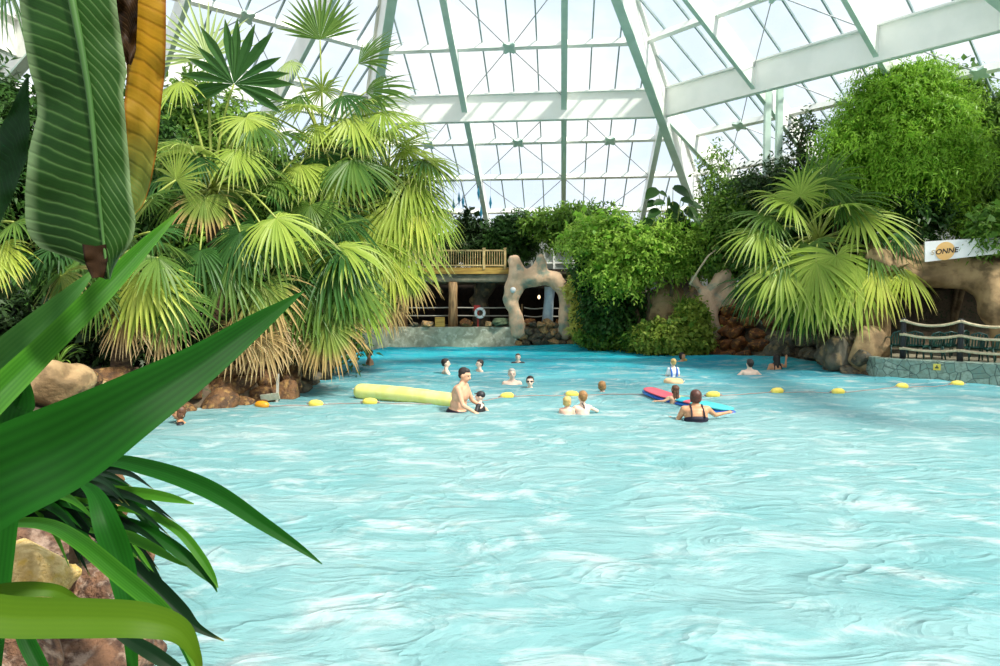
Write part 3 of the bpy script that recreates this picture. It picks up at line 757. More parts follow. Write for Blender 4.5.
shrub('ivy_bush', 'variegated light green ivy bush right at the water, left of the rusty rocks', 'shrub', [(684, 334, 28.9, 24, 14, .7), (693, 318, 29, 10, 16, .5), (658, 336, 29.8, 20, 12, .7)], 1500, 4.2, 'leaf_ivy', 11, twig=.45, asp=.6)
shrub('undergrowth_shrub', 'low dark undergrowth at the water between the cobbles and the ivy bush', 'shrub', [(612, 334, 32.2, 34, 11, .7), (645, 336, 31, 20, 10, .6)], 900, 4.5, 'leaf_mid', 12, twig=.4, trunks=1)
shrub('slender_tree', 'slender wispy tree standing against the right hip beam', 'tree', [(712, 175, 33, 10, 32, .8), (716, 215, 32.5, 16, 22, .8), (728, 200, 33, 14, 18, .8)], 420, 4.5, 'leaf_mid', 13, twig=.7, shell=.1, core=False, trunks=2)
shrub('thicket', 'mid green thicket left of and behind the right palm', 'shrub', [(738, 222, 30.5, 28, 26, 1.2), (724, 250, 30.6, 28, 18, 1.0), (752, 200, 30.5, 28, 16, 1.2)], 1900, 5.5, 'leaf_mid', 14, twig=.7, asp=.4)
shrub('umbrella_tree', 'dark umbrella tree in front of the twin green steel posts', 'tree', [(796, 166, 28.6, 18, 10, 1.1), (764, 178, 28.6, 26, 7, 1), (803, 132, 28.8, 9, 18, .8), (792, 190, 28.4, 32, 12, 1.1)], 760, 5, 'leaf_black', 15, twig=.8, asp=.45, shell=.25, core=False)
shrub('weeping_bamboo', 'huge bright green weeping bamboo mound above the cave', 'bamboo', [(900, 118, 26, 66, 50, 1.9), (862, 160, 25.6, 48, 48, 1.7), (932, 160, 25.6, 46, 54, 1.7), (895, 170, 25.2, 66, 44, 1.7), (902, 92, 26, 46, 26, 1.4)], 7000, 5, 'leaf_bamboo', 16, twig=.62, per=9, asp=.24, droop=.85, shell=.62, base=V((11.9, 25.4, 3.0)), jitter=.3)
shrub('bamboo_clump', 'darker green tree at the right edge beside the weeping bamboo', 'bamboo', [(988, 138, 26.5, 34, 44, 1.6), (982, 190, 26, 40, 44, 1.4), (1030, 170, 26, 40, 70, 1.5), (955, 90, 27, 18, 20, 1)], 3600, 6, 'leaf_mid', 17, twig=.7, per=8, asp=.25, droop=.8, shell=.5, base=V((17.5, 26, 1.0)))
shrub('evergreen_shrub', 'dark shrub behind the right palm, partly added as shade under the weeping bamboo', 'shrub', [(835, 222, 27, 56, 36, 1.3), (880, 205, 26.6, 50, 26, 1.2), (800, 250, 27, 50, 40, 1.2), (908, 212, 24.5, 36, 20, .6)], 2600, 6, 'leaf_dark', 18, twig=.6, asp=.35)  # last blob: dark leaves added to stand in for the shaded hollow
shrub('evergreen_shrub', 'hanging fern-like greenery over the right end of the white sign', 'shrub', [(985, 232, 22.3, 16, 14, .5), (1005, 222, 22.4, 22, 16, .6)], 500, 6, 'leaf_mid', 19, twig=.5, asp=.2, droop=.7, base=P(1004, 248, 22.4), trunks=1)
shrub('backdrop_shrub', 'dark leafy mass at the far left behind the dark banana leaf', 'shrub', [(-30, 150, 17, 60, 70, 1.2), (10, 120, 18, 40, 40, 1.2)], 1000, 9, 'leaf_dark', 21, twig=.7, asp=.35)
# large-leaved philodendron over the feathery tree
ph_ = thing('philodendron', tuple(V((P(672, 230, 30.4).x, 30.4, 3.0))), 'tall plant with big round dark leaves above the feathery tree', 'plant')
rs = random.Random(5)
for (x, y, r, ang) in ((653, 192, 11, 200), (680, 190, 13, -20), (668, 200, 10, 90), (690, 212, 11, -40), (655, 212, 10, 200), (672, 214, 12, -90), (684, 224, 11, -60), (662, 224, 10, 230), (700, 222, 9, -30), (648, 222, 9, 210), (676, 232, 10, -90), (660, 202, 9, 160), (686, 200, 9, 10), (674, 206, 9, -60), (664, 194, 9, 120), (680, 216, 9, 190), (652, 203, 8, 190), (694, 204, 8, -10)):
    c = P(x, y, 30.2+rs.uniform(-.3, .3)); s_ = S(30.2)*r*.72; a = math.radians(ang)
    d = V((math.cos(a), -.35, math.sin(a)*.6-.25)).normalized(); nr = V((rs.uniform(-.2, .2), -.7, .7)); nr = (nr-d*nr.dot(d)).normalized(); b = nr.cross(d)
    rows = []
    for i in range(9):
        t = i/8; w = s_*.85*math.sin(PI*min(1, t*.92+.1))**.7*(1 if t < .98 else .05)
        cc = c+d*(s_*2*(t-.4))+G*(s_*.5*t*t)
        rows.append([cc-b*w+nr*w*.2, cc-b*w*.5, cc-nr*w*.05, cc+b*w*.5, cc+b*w+nr*w*.2])
    mb = MB(); mb.grid(rows, rnd=rs.random()); lf = mb.build('leaf', M['leaf_dark'], ph_, smooth=True)
    mb = MB(); q = V((ph_.location.x+rs.uniform(-.1, .1), 30.4, 3.4)); e = c-d*s_*.8
    mb.tube([q, q.lerp(e, .5)+V((0, 0, .25)), e], [.03, .025, .015], 6); mb.build('stalk', M['petiole'], lf, smooth=True)
mb = MB(); q = V(ph_.location); mb.tube([q-V((0, 0, .4)), q+V((.05, 0, .4)), q+V((0, 0, 1.4))], [.09, .08, .05], 8); mb.build('stem', M['branch'], ph_, smooth=True)
# spiky rosettes
def rosette(label, base, n, L, w, m, seed, e=(20, 80), name='strap_leaf_plant', droop=.5):
    root = thing(name, tuple(base), label, 'plant'); rs = random.Random(seed)
    for i in range(n):
        a = i*2.4+rs.uniform(-.3, .3); el = math.radians(rs.uniform(*e)); hz = V((math.cos(a), math.sin(a), 0))
        p = V(base); rows = []; LL = L*rs.uniform(.7, 1.15); sv = V((-math.sin(a), math.cos(a), 0))
        for k in range(8):
            t = k/7; ww = w*(.5+.9*t if t < .45 else max(.02, (1-t)/.55*.9))
            e2 = el-droop*1.6*t*t; d = hz*math.cos(e2)+V((0, 0, math.sin(e2)))
            up = -hz*math.sin(e2)+V((0, 0, math.cos(e2)))
            rows.append([p-sv*ww+up*ww*.4, p, p+sv*ww+up*ww*.4]); p = p+d*(LL/7)
        mb = MB(); mb.grid(rows, rnd=rs.random()); mb.build('leaf', M[m], root, smooth=True)
    return root
rosette('spiky dark rosette under the right palm, left of the big tan boulder', P(848, 338, 23.4), 22, .75, .06, 'leaf_dark', 3)
rosette('second spiky rosette under the right palm, close beside the cave boulder', P(866, 336, 23), 18, .6, .055, 'leaf_mid', 4)
rosette('grassy tuft growing over the tan wall block beside the ivy bush', P(680, 312, 29.6), 26, 1.3, .03, 'leaf_mid', 6, (35, 85), droop=.9)
rosette('thin arching plant on the left bank above the tan boulder', P(58, 366, 12.2), 14, .8, .03, 'leaf_mid', 8, (20, 70), droop=.9)
# ------------------------------------------------------------------ rocks
def rock_mesh(seed, sub=3, rough=.42, flat=.78, cut=7):
    bm = bmesh.new(); bmesh.ops.create_icosphere(bm, subdivisions=sub, radius=1); rs = random.Random(seed)
    pl = []
    for i in range(cut):
        n = V((rs.gauss(0, 1), rs.gauss(0, 1), rs.gauss(0, 1))).normalized(); pl.append((n, rs.uniform(.55, .8)))
    for v in bm.verts:
        p = v.co.copy(); o = V((seed*3.7, seed*1.3, 0))
        p = p*(1+rough*noise.noise(p*1.1+o)+rough*.35*noise.noise(p*2.7+o)+rough*.12*noise.noise(p*6+o))
        for n, h in pl:
            e = p.dot(n)-h
            if e > 0: p -= n*e*.85
        v.co = V((p.x, p.y, p.z*flat))
    mb = MB(); mb.bm(bm); return mb
ROCKS = {}
def rock_proto(mk):
    if mk not in ROCKS:
        L = []
        for i in range(6):
            me = rock_mesh(i+hash(mk) % 1+len(mk)).mesh('boulder', smooth=True); me.materials.append(M[mk]); L.append(me)
        ROCKS[mk] = L
    return ROCKS[mk]
rrs = random.Random(99)
def rock(p, size, mk, label, group, name='boulder', cat='rock', stretch=None):
    o = bpy.data.objects.new(name, rrs.choice(rock_proto(mk))); COL.objects.link(o)
    o.location = p; o.rotation_euler = (rrs.uniform(-.4, .4), rrs.uniform(-.4, .4), rrs.uniform(0, 6.28))
    st = stretch or (rrs.uniform(.85, 1.25), rrs.uniform(.85, 1.2), rrs.uniform(.75, 1.1))
    o.scale = tuple(size*q for q in st); tag(o, label, cat, group); return o
def row(pts, step, size, mk, label, group, rows=2, rise=.45, back=.45, jit=.12, stretch=None, wid=None):
    """boulders along a waterline polyline (x, y), climbing the bank row by row"""
    for k in range(rows):
        for i in range(len(pts)-1):
            a, b = V((pts[i][0], pts[i][1], 0)), V((pts[i+1][0], pts[i+1][1], 0)); L = (b-a).length; n = max(1, int(L/step))
            nr = V(((b-a).y, -(b-a).x, 0)).normalized()
            m = (a+b)/2
            if pool_dist(m.x+nr.x*.4, m.y+nr.y*.4) < 0: nr = -nr
            for j in range(n):
                q = a.lerp(b, (j+.5*(k % 2)+.25)/n)+nr*(.15+back*k)+V((rrs.uniform(-jit, jit), rrs.uniform(-jit, jit), 0))
                s = size*rrs.uniform(.75, 1.25)
                rock((q.x, q.y, .02+rise*k+rrs.uniform(-.06, .08)), s, mk, label, group, stretch=stretch)
row([(-6.9, 12.6), (-7.0, 14.4), (-6.0, 15.5), (-5.0, 17.2)], .62, .40, 'rock_brown', 'dark brown boulder of the heap at the waterline under the left palms', 'dark brown boulders under the left palms', rows=3, rise=.36, back=.4)
row([(-5.0, 17.4), (-5.6, 20), (-6.4, 24)], .9, .42, 'rock_grey', 'grey-brown boulder at the waterline behind the overhanging brown fronds', 'grey boulders behind the brown fronds', rows=2)
row([(-4.2, 7.0), (-6.0, 9.5), (-7.2, 12.0)], .8, .36, 'rock_brown', 'brown boulder along the left bank, hidden behind the big foreground blades', 'boulders behind the foreground blades', rows=1)
row([(7.4, 31.8), (8.2, 30.6), (9.2, 29.2)], .55, .32, 'rock_grey', 'small grey boulder at the water under the ivy bush', 'small boulders under the ivy bush', rows=1)
row([(8.9, 29.6), (10.0, 28.0), (10.4, 27.0)], .55, .46, 'rock_rust', 'rusty orange-brown boulder of the pile left of the right palm', 'rusty boulders left of the right palm', rows=5, rise=.48, back=.26)
row([(10.4, 27.0), (11.2, 25), (11.7, 21.8)], .62, .44, 'rock_grey', 'dark grey-brown boulder of the bank under the right palm', 'boulders under the right palm', rows=3, rise=.42, back=.32)
def single(px, py, Y, rx, rz, mk, label, name='boulder', flat=None, seed=0, group=None, voxdeep=.9):
    c = P(px, py, Y); mb = rock_mesh(seed+40, 4); me = mb.mesh(name); me.materials.append(M[mk])
    o = bpy.data.objects.new(name, me); COL.objects.link(o); o.location = c; o.scale = (rx*S(Y), rx*S(Y)*voxdeep, rz*S(Y)/.75)
    tag(o, label, 'rock', group); return o
single(54, 388, 11.6, 37, 27, 'rock_tan', 'big tan boulder on the left bank, seen between the long foreground blades', seed=1)
single(88, 378, 12.2, 12, 12, 'rock_brown', 'small brown boulder right of the big tan boulder on the left bank', seed=2)
single(98, 388, 12.4, 9, 8, 'rock_tan', 'little tan stone at the right foot of the big tan boulder, left bank', seed=7)
single(292, 388, 17.0, 13, 13, 'rock_brown', 'largest brown boulder at the tip of the left bank, beside the small sign board', seed=3)
single(868, 348, 22.4, 21, 24, 'rock_tan', 'big rounded tan boulder left of the stone-clad wall', seed=4)
single(840, 352, 22.9, 20, 20, 'rock_grey', 'grey-brown boulder left of the big rounded tan boulder', seed=5)
single(884, 262, 23.0, 22, 17, 'rock_tan', 'brown rock knob left of the white sign, above the cave', seed=6)
# cobbles of the back wall, right of the grey concrete
k = 0
for r_ in range(4):
    for j in range(9):
        x = 519+j*8.6+(r_ % 2)*4; y = 343-r_*6.0
        if x > 592: continue
        rock(P(x+rrs.uniform(-1, 1), y+rrs.uniform(-1, 1), 34.9), 5.4*S(34.9)*rrs.uniform(.85, 1.2), 'rock_cobble' if rrs.random() < .7 else 'rock_grey', 'rounded stone built into the cobble wall under the rock arch', 'stones of the cobble wall')
for (x, y, rx, rz, mk, lb) in ((530, 322, 6, 5, 'rock_rust', 'orange stone on top of the cobble wall, left one'), (549, 323, 7, 5, 'rock_cobble', 'tan stone on top of the cobble wall under the pale blue pillar'), (501, 322, 10, 4.5, 'rock_green', 'flat mossy green stone lying on the grey wall beside the arch leg'),
                           (466, 323, 7, 5, 'rock_rust', 'rust red stone on the grey wall left of the life buoy'), (427, 324, 6, 4, 'rock_cobble', 'tan stone on the grey wall left of the yellow block'), (415, 325, 5, 3, 'rock_grey', 'small grey stone on the grey wall, leftmost of the row'), (489, 324, 4, 3, 'rock_cobble', 'small stone on the grey wall under the life buoy'), (560, 324, 5, 5, 'rock_rust', 'orange stone at the foot of the right arch leg')):
    single(x, y, 34.95, rx, rz, mk, lb, seed=int(x))
mb = MB(); mb.box(P(440, 322, 35.0), (.5, .35, .5), bev=.03); o = mb.build('stone_block', M['wood_yellow'], org=P(440, 322, 35.0)); tag(o, 'square yellow block standing on the grey wall left of the wooden pillar', 'block')
# ------------------------------------------------------------------ back wall, terrace, balcony, arch
zt = P(500, 327, 34.8).z
mb = MB(); a, b = W(392, 347), W(517, 347)
mb.box(((-5.9+a.x)/2+(b.x-a.x)/2, 35.05, zt/2-.5), (b.x+5.9, .5, zt+1.0), bev=.03)
o = mb.build('wall_pool_back', M['concrete']); tag(o, kind='structure')
mb = MB(); pts = [(-5.75, 35.0), (-6.2, 33.2), (-6.55, 31), (-6.75, 28.5), (-6.7, 26)]
rows = []
for (x, y) in pts: rows.append([V((x, y, -.9)), V((x, y, zt*.98)), V((x-.5, y, zt*.98)), V((x-.5, y, -.9))])
mb.grid(rows); o = mb.build('wall_pool_left', M['concrete']); tag(o, kind='structure')
mb = MB(); mb.box((-1.0, 38.8, zt-.16), (13.5, 7.2, .1)); o = mb.build('floor_terrace', M['slab']); tag(o, kind='structure')
# cave-like dark room under the balcony
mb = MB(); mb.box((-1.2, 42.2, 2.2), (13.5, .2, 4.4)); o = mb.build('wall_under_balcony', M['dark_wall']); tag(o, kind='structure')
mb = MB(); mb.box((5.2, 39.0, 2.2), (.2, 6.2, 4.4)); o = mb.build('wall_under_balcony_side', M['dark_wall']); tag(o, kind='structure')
zs0, zs1 = P(500, 282, 35.4).z, P(500, 274, 35.4).z
xl, xr = P(360, 300, 35.4).x, P(510, 300, 35.4).x
SLB = MB(); SLB.box(((xl-2+xr)/2, 38.6, (zs0+zs1)/2), (xr-xl+2, 6.4, zs1-zs0), bev=.1)
bal = thing('balcony', ((xl+xr)/2, 35.4, zs0), 'wooden balcony with a rough grey slab over the back terrace', 'balcony')
SLB.build('slab', M['slab'], bal)
zf1 = P(500, 267.5, 35.3).z
mb = MB(); mb.box(((xl-2+xr)/2, 35.33, (zs1+zf1)/2), (xr-xl+2, .1, zf1-zs1)); mb.build('fascia_board', M['wood_yellow'], bal)
mb = MB(); mb.box(((xl+5.3)/2, 38.6, zs1+.06), (5.3-xl+2, 6.3, .12)); o = mb.build('floor_balcony', M['slab']); tag(o, kind='structure')
rl = thing('railing', ((xl+xr)/2, 35.3, zf1), 'light wooden balcony railing with square posts and thin balusters', 'railing')
zr1, zr0 = P(500, 250.5, 35.3).z, P(500, 265.5, 35.3).z
for px in (352, 394, 437, 484, 505):
    x = P(px, 260, 35.3).x; mb = MB(); mb.box((x, 35.3, (zf1-.1+zr1+.08)/2), (.13, .13, zr1+.18-zf1), bev=.012); po = mb.build('post', M['rail_wood'], rl)
    mb = MB(); mb.box((x, 35.3, zr1+.11), (.17, .17, .05), bev=.01); mb.build('post_cap', M['rail_wood'], po)
x0, x1 = P(352, 260, 35.3).x, P(505, 260, 35.3).x
for z in (zr1, zr0):
    mb = MB(); mb.box(((x0+x1)/2, 35.3, z), (x1-x0, .07, .08)); mb.build('rail', M['rail_wood'], rl)
x = x0+.15; 
while x < x1-.05:
    mb = MB(); mb.box((x, 35.3, (zr0+zr1)/2), (.035, .035, zr1-zr0)); mb.build('baluster', M['rail_wood'], rl); x += .127
def column(px, py0, py1, Y, rpx, m, name, label, cat, ns=None):
    b, t = P(px, py1, Y), P(px, py0, Y); mb = MB(); r = rpx*S(Y)
    mb.tube([b-V((0, 0, .2)), b.lerp(t, .3), b.lerp(t, .7), t], [r*1.12, r, r*.95, r*1.05], 14)
    o = mb.build(name, m, org=b, smooth=True); tag(o, label, cat); return o
column(453, 282, 326, 35.6, 4.6, M['pillar_wood'], 'wooden_pillar', 'round wooden pillar holding up the balcony, left of the life buoy', 'pillar')
column(403, 282, 326, 36.0, 4.2, M['pillar_wood'], 'wooden_pillar', 'wooden pillar half hidden behind the hanging palm fronds, under the balcony', 'pillar')
mb = MB()
for (x0_, y0_, x1_, y1_, r0_, r1_) in ((482, 324, 480, 300, 9, 8), (480, 300, 486, 282, 8, 12), (478, 305, 474, 300, 6, 5)): mb.cap(P(x0_, y0_, 37.5), P(x1_, y1_, 37.5), r0_*S(37.5), r1_*S(37.5))
mb = remesh(mb, .12, 3, ns=((.12, 1.3), (.05, 3)), seed=3); o = mb.build('rock_pillar', M['rock_grey'], org=P(481, 327, 37.5), smooth=True); tag(o, 'grey rough rock pillar in the dark behind the life buoy', 'pillar')
# artificial rock arch
def chain(mb, pts, Y, dy=0):
    for i in range(len(pts)-1):
        a, b = pts[i], pts[i+1]; mb.cap(P(a[0], a[1], Y), P(b[0], b[1], Y), a[2]*S(Y), b[2]*S(Y))
mb = MB()
chain(mb, [(518, 333, 8), (516, 322, 6.5), (514, 311, 6), (510, 299, 7.5), (514, 289, 9.5), (518, 276, 10.5), (515, 262, 7)], 34.9)
chain(mb, [(517, 280, 9), (530, 277, 8.5), (540, 270, 7), (540, 258, 5)], 34.9)
chain(mb, [(519, 280, 9.5), (532, 278, 8.5), (546, 277, 8), (557, 281, 8), (565, 293, 7), (567, 306, 6.5), (566, 318, 6.5), (565, 332, 8)], 34.9)
chain(mb, [(545, 274, 5), (558, 276, 6)], 34.9)
mb = remesh(mb, .09, 5, ns=((.12, 1.1), (.05, 2.7), (.02, 6)), seed=1)
o = mb.build('rock_arch', M['rock_pink'], org=P(545, 330, 34.9), smooth=True); tag(o, 'pinkish grey artificial rock arch with a forked top beside the balcony', 'arch')
mb = MB(); mb.ell(P(513, 290, 34.3), 3*S(34.3)); wl = thing('wall_lamp', tuple(P(513, 290, 34.45)), 'round white globe lamp on the left leg of the rock arch', 'lamp')
mb.build('globe', M['white_plastic'], wl, smooth=True); mb = MB(); mb.cap(P(513, 290, 34.45), P(513, 290, 34.75), .05, .06); mb.build('bracket', M['post_dark'], wl, smooth=True)
b, t = P(547, 325, 35.9), P(550, 287, 35.9)
mb = MB(); mb.tube([b, b.lerp(t, .3), b.lerp(t, .7), t], [5.6*S(37.2), 5*S(37.2), 4.6*S(37.2), 5.4*S(37.2)], 16); o = mb.build('blue_pillar', M['pale_blue'], org=b, smooth=True); tag(o, 'pale blue pillar standing inside the opening of the rock arch', 'pillar')
def emit(name, c, st):
    m, nt, out = nodes(name); e = N(nt, 'ShaderNodeEmission', Strength=st); e.inputs[0].default_value = c4(c); nt.links.new(e.outputs[0], out.inputs[0]); return m
M['lamp_warm'] = emit('lamp_warm', (1, .75, .4), 2.5)
hl = thing('hanging_lamp', tuple(P(539, 300, 37.8)), 'small warm lantern hanging in the dark of the rock arch', 'lamp')
mb = MB(); mb.lathe(P(539, 297, 37.8), [(.001, .12), (.06, .08), (.08, -.02), (.06, -.08), (.001, -.12)], 12); mb.build('lantern', M['lamp_warm'], hl, smooth=True)
mb = MB(); mb.tube([P(539, 294, 37.8), P(539, 280, 37.8)], .012, 5); mb.build('cord', M['black'], hl)
# rope barrier of the back terrace
def rope(mb, a, b, sag, r, n=10):
    mb.tube([a.lerp(b, i/n)-V((0, 0, 1))*(sag*4*(i/n)*(1-i/n)) for i in range(n+1)], r, 7)
rp = thing('rope_barrier', tuple(P(470, 327, 36.0)), 'two pale ropes strung across the back terrace behind the life buoy', 'rope barrier')
for y in (307.5, 315.5):
    for (xa, xb, sg) in ((400, 453, .02), (453, 520, .02), (524, 545, .07), (545, 568, .05)):
        mb = MB(); rope(mb, P(xa, y, 36.0), P(xb, y, 36.0), sg, .032); mb.build('rope', M['rope_grey'], rp, smooth=True)
for px in (400, 453.5, 522, 566):
    mb = MB(); mb.tube([P(px, 328, 36.02), P(px, 304, 36.02)], .05, 8); mb.build('post', M['pillar_wood'], rp, smooth=True)
# life buoy on its red stand
lb = thing('life_buoy', tuple(P(480, 327, 35.2)), 'white ring life buoy hung on a red stand at the back terrace', 'life buoy')
c = P(480, 313, 35.1); mb = MB(); rows = []
R_, r_ = 4.3*S(35.1), 1.35*S(35.1)
vs = []; fs = []
for i in range(28):
    a = 2*PI*i/28
    for j in range(12):
        bb = 2*PI*j/12; q = R_+r_*math.cos(bb); vs.append(c+V((q*math.cos(a), r_*math.sin(bb)*.8, q*math.sin(a))))
for i in range(28):
    for j in range(12): fs.append((i*12+j, i*12+(j+1) % 12, ((i+1) % 28)*12+(j+1) % 12, ((i+1) % 28)*12+j))
mb.add(vs, fs); ring = mb.build('ring', M['white_plastic'], lb, smooth=True)
for i in range(4):
    a = PI/4+i*PI/2; mb = MB(); mb.tube([c+V((math.cos(a+da)*R_, -.005, math.sin(a+da)*R_)) for da in (-.1, 0, .1)], r_*1.06, 12); mb.build('band', M['rope_grey'], ring, smooth=True)
mb = MB(); mb.beam(P(478, 328, 35.3), P(478, 306, 35.3), .14, .08); mb.box(P(477, 308, 35.3), (.34, .06, .3)); mb.build('stand', M['red_paint'], lb)
# white glazed building behind the balcony
pv = thing('white_pavilion', tuple(P(545, 262, 42.5)), 'white framed glazed building behind the rock arch and balcony', 'building')
def bxp(x0, y0, x1, y1, Y, d, m, nm, root, par=None):
    a, b = P(x0, y1, Y), P(x1, y0, Y); mb = MB(); mb.box(((a.x+b.x)/2, Y+d/2, (a.z+b.z)/2), (abs(b.x-a.x), d, abs(b.z-a.z))); return mb.build(nm, M[m], par or root)
bxp(515, 243, 720, 250, 42.5, .5, 'white_paint', 'roof_beam', pv)
for x in (522, 531, 543, 553, 572, 600, 630, 660, 690): bxp(x, 250, x+2.2, 292, 42.6, .15, 'white_paint', 'post', pv)
bxp(521, 262, 700, 263.5, 42.65, .1, 'white_paint', 'transom', pv)
M['dim_glass'] = mat('dim_glass', srgb(196, 204, 200), srgb(150, 160, 156), rough=.15, scale=.8)
bxp(521, 250, 700, 292, 42.8, .04, 'dim_glass', 'window_glass', pv)
# tall grey window box glimpsed over the feathery tree
bx = thing('white_booth', tuple(P(680, 292, 34.5)), 'white walled booth glimpsed through the leaves over the rusty rocks', 'building')
bxp(664, 246, 700, 258, 34.5, 2, 'white_paint', 'wall', bx); bxp(663, 244, 702, 247, 34.3, 2.4, 'white_plastic', 'roof', bx); bxp(664, 258, 700, 300, 34.5, 2, 'rock_grey', 'base', bx)
# rocks of the middle bank
mb = MB(); chain(mb, [(664, 325, 22), (664, 305, 20), (670, 298, 18)], 31.5); mb = remesh(mb, .14, 3, ns=((.2, .9), (.06, 2.6)), seed=5)
o = mb.build('rock_block', M['rock_tan'], org=P(664, 330, 31.5), smooth=True); tag(o, 'broad tan rock block half covered by the ivy bush and grasses', 'rock')
mb = MB(); chain(mb, [(708, 330, 14), (706, 305, 9), (711, 290, 7), (722, 276, 8)], 29.8); chain(mb, [(706, 305, 7), (700, 288, 4), (694, 277, 3)], 29.8); chain(mb, [(722, 300, 12), (728, 282, 9)], 30)
mb = remesh(mb, .11, 3, ns=((.14, 1.2), (.06, 3)), seed=6)
o = mb.build('rock_spire', M['rock_pink'], org=P(708, 335, 29.8), smooth=True); tag(o, 'pale forked rock spire rising over the rusty boulders', 'rock')
mb = MB(); mb.tube([P(699, 288, 29.4), P(690, 284, 29.3), P(700, 268, 29.2), P(708, 256, 29.2), P(716, 250, 29.2)], [.05, .06, .05, .04, .03], 7); o = mb.build('bare_branch', M['rope'], org=P(699, 288, 29.4), smooth=True); tag(o, 'bare pale forked branch sticking up above the forked rock spire', 'branch')
# ------------------------------------------------------------------ the cave with its terrace on the right
mb = MB()
def ch3(pts):
    for i in range(len(pts)-1):
        a, b = pts[i], pts[i+1]; mb.cap(P(a[0], a[1], a[2]), P(b[0], b[1], b[2]), a[3]*S(a[2]), b[3]*S(b[2]))
ch3([(862, 372, 23.6, 22), (866, 320, 23.6, 20), (872, 285, 23.6, 18), (895, 268, 23.4, 16)])
ch3([(890, 272, 23.4, 17), (930, 272, 23.2, 15), (965, 272, 23, 17), (995, 280, 22.6, 18), (1030, 280, 22.2, 22)])
ch3([(880, 252, 23.8, 16), (930, 258, 23.8, 14), (990, 262, 23.4, 16), (1040, 262, 23, 18)])
ch3([(996, 285, 22.4, 20), (1000, 310, 22.0, 18), (1008, 335, 21.8, 16), (1018, 372, 21.6, 20)])
ch3([(1030, 380, 21.8, 34), (1030, 300, 22, 34)])
mb = remesh(mb, .13, 4, ns=((.28, .55), (.12, 1.5), (.04, 4)), seed=9)
o = mb.build('rock_cave', M['rock_tan'], org=P(930, 372, 23.0), smooth=True); tag(o, 'tan rock face with a wide cave mouth under the white sign', 'rock face')
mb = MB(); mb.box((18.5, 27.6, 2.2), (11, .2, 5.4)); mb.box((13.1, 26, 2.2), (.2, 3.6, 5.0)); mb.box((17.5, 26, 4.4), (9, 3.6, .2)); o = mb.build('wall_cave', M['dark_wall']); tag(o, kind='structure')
# terrace slab and stone-clad wall
wa, wb, wc, wd = V((12.0, 21.25, 0)), V((14.45, 19.2, 0)), V((19.6, 14.9, 0)), V((12.3, 23.4, 0))
ztr = P(950, 361, 20.1).z
def stoneclad():
    m, nt, out = nodes('stone_cladding'); b = N(nt, 'ShaderNodeBsdfPrincipled', Roughness=.8)
    v = coord(nt, 'Object', (1, 1, 1.1)); vo = nt.nodes.new('ShaderNodeTexVoronoi'); vo.feature = 'DISTANCE_TO_EDGE'; vo.inputs['Scale'].default_value = 3.4; nt.links.new(v, vo.inputs['Vector'])
    v2 = nt.nodes.new('ShaderNodeTexVoronoi'); v2.inputs['Scale'].default_value = 3.4; nt.links.new(v, v2.inputs['Vector'])
    sp = nt.nodes.new('ShaderNodeSeparateColor'); nt.links.new(v2.outputs['Color'], sp.inputs[0])
    st = mixc(nt, sp.outputs[0], srgb(112, 142, 130), srgb(160, 176, 160)); st = mixc(nt, ramp(nt, noisef(nt, v, 9), .4, .7), st, srgb(120, 136, 120))
    col = mixc(nt, ramp(nt, vo.outputs['Distance'], .0, .045), srgb(74, 92, 86), st); nt.links.new(col, b.inputs['Base Color'])
    bp = N(nt, 'ShaderNodeBump', Strength=.6, Distance=.03); nt.links.new(ramp(nt, vo.outputs['Distance'], 0, .06), bp.inputs['Height']); nt.links.new(bp.outputs[0], b.inputs['Normal'])
    nt.links.new(b.outputs[0], out.inputs[0]); return m
M['stone_cladding'] = stoneclad()
mb = MB(); rows = []
for (p, nr) in ((wd, V((-.9, 0, 0))), (wa, V((-.8, -.4, 0))), (wb, V((-.64, -.77, 0))), (wc, V((-.64, -.77, 0)))):
    q = p-nr*.4; rows.append([V((p.x, p.y, -.9)), V((p.x, p.y, ztr-.02)), V((p.x-nr.x*.03, p.y-nr.y*.03, ztr)), V((q.x, q.y, ztr)), V((q.x, q.y, -.9))])
mb.grid(rows); o = mb.build('wall_stone_clad', M['stone_cladding']); tag(o, kind='structure')
mb = MB(); mb.add([V((12.35, 23.4, ztr-.04)), V((12.35, 21.4, ztr-.04)), V((14.7, 19.45, ztr-.04)), V((19.9, 15.1, ztr-.04)), V((24, 18, ztr-.04)), V((24, 27, ztr-.04)), V((13, 27, ztr-.04))], [(0, 1, 2, 3, 4, 5, 6)])
o = mb.build('floor_cave_terrace', M['slab']); tag(o, kind='structure')
# yellow depth sign on the wall
pm_ = wa.lerp(wb, .52); pc_ = V((pm_.x, pm_.y, P(932, 367, pm_.y).z)); dw = (wb-wa).normalized(); nw = V((-dw.y, dw.x, 0)); nw = nw if nw.y < 0 else -nw
sg = thing('depth_sign', tuple(pc_+nw*.02), 'small square yellow notice plate on the stone-clad wall', 'sign')
R3 = Matrix((dw, -nw, V((0, 0, 1)))).transposed()
mb = MB(); mb.box(pc_+nw*.02, (.19, .02, .19), R3); mb.build('plate', M['float_yellow'], sg)
mb = MB(); mb.box(pc_+nw*.035+V((0, 0, -.02)), (.09, .012, .04), R3); mb.ell(pc_+nw*.035+V((0, 0, .03)), (.022, .012, .022), R3, 10, 8); mb.build('pictogram', M['chair_green'], sg)
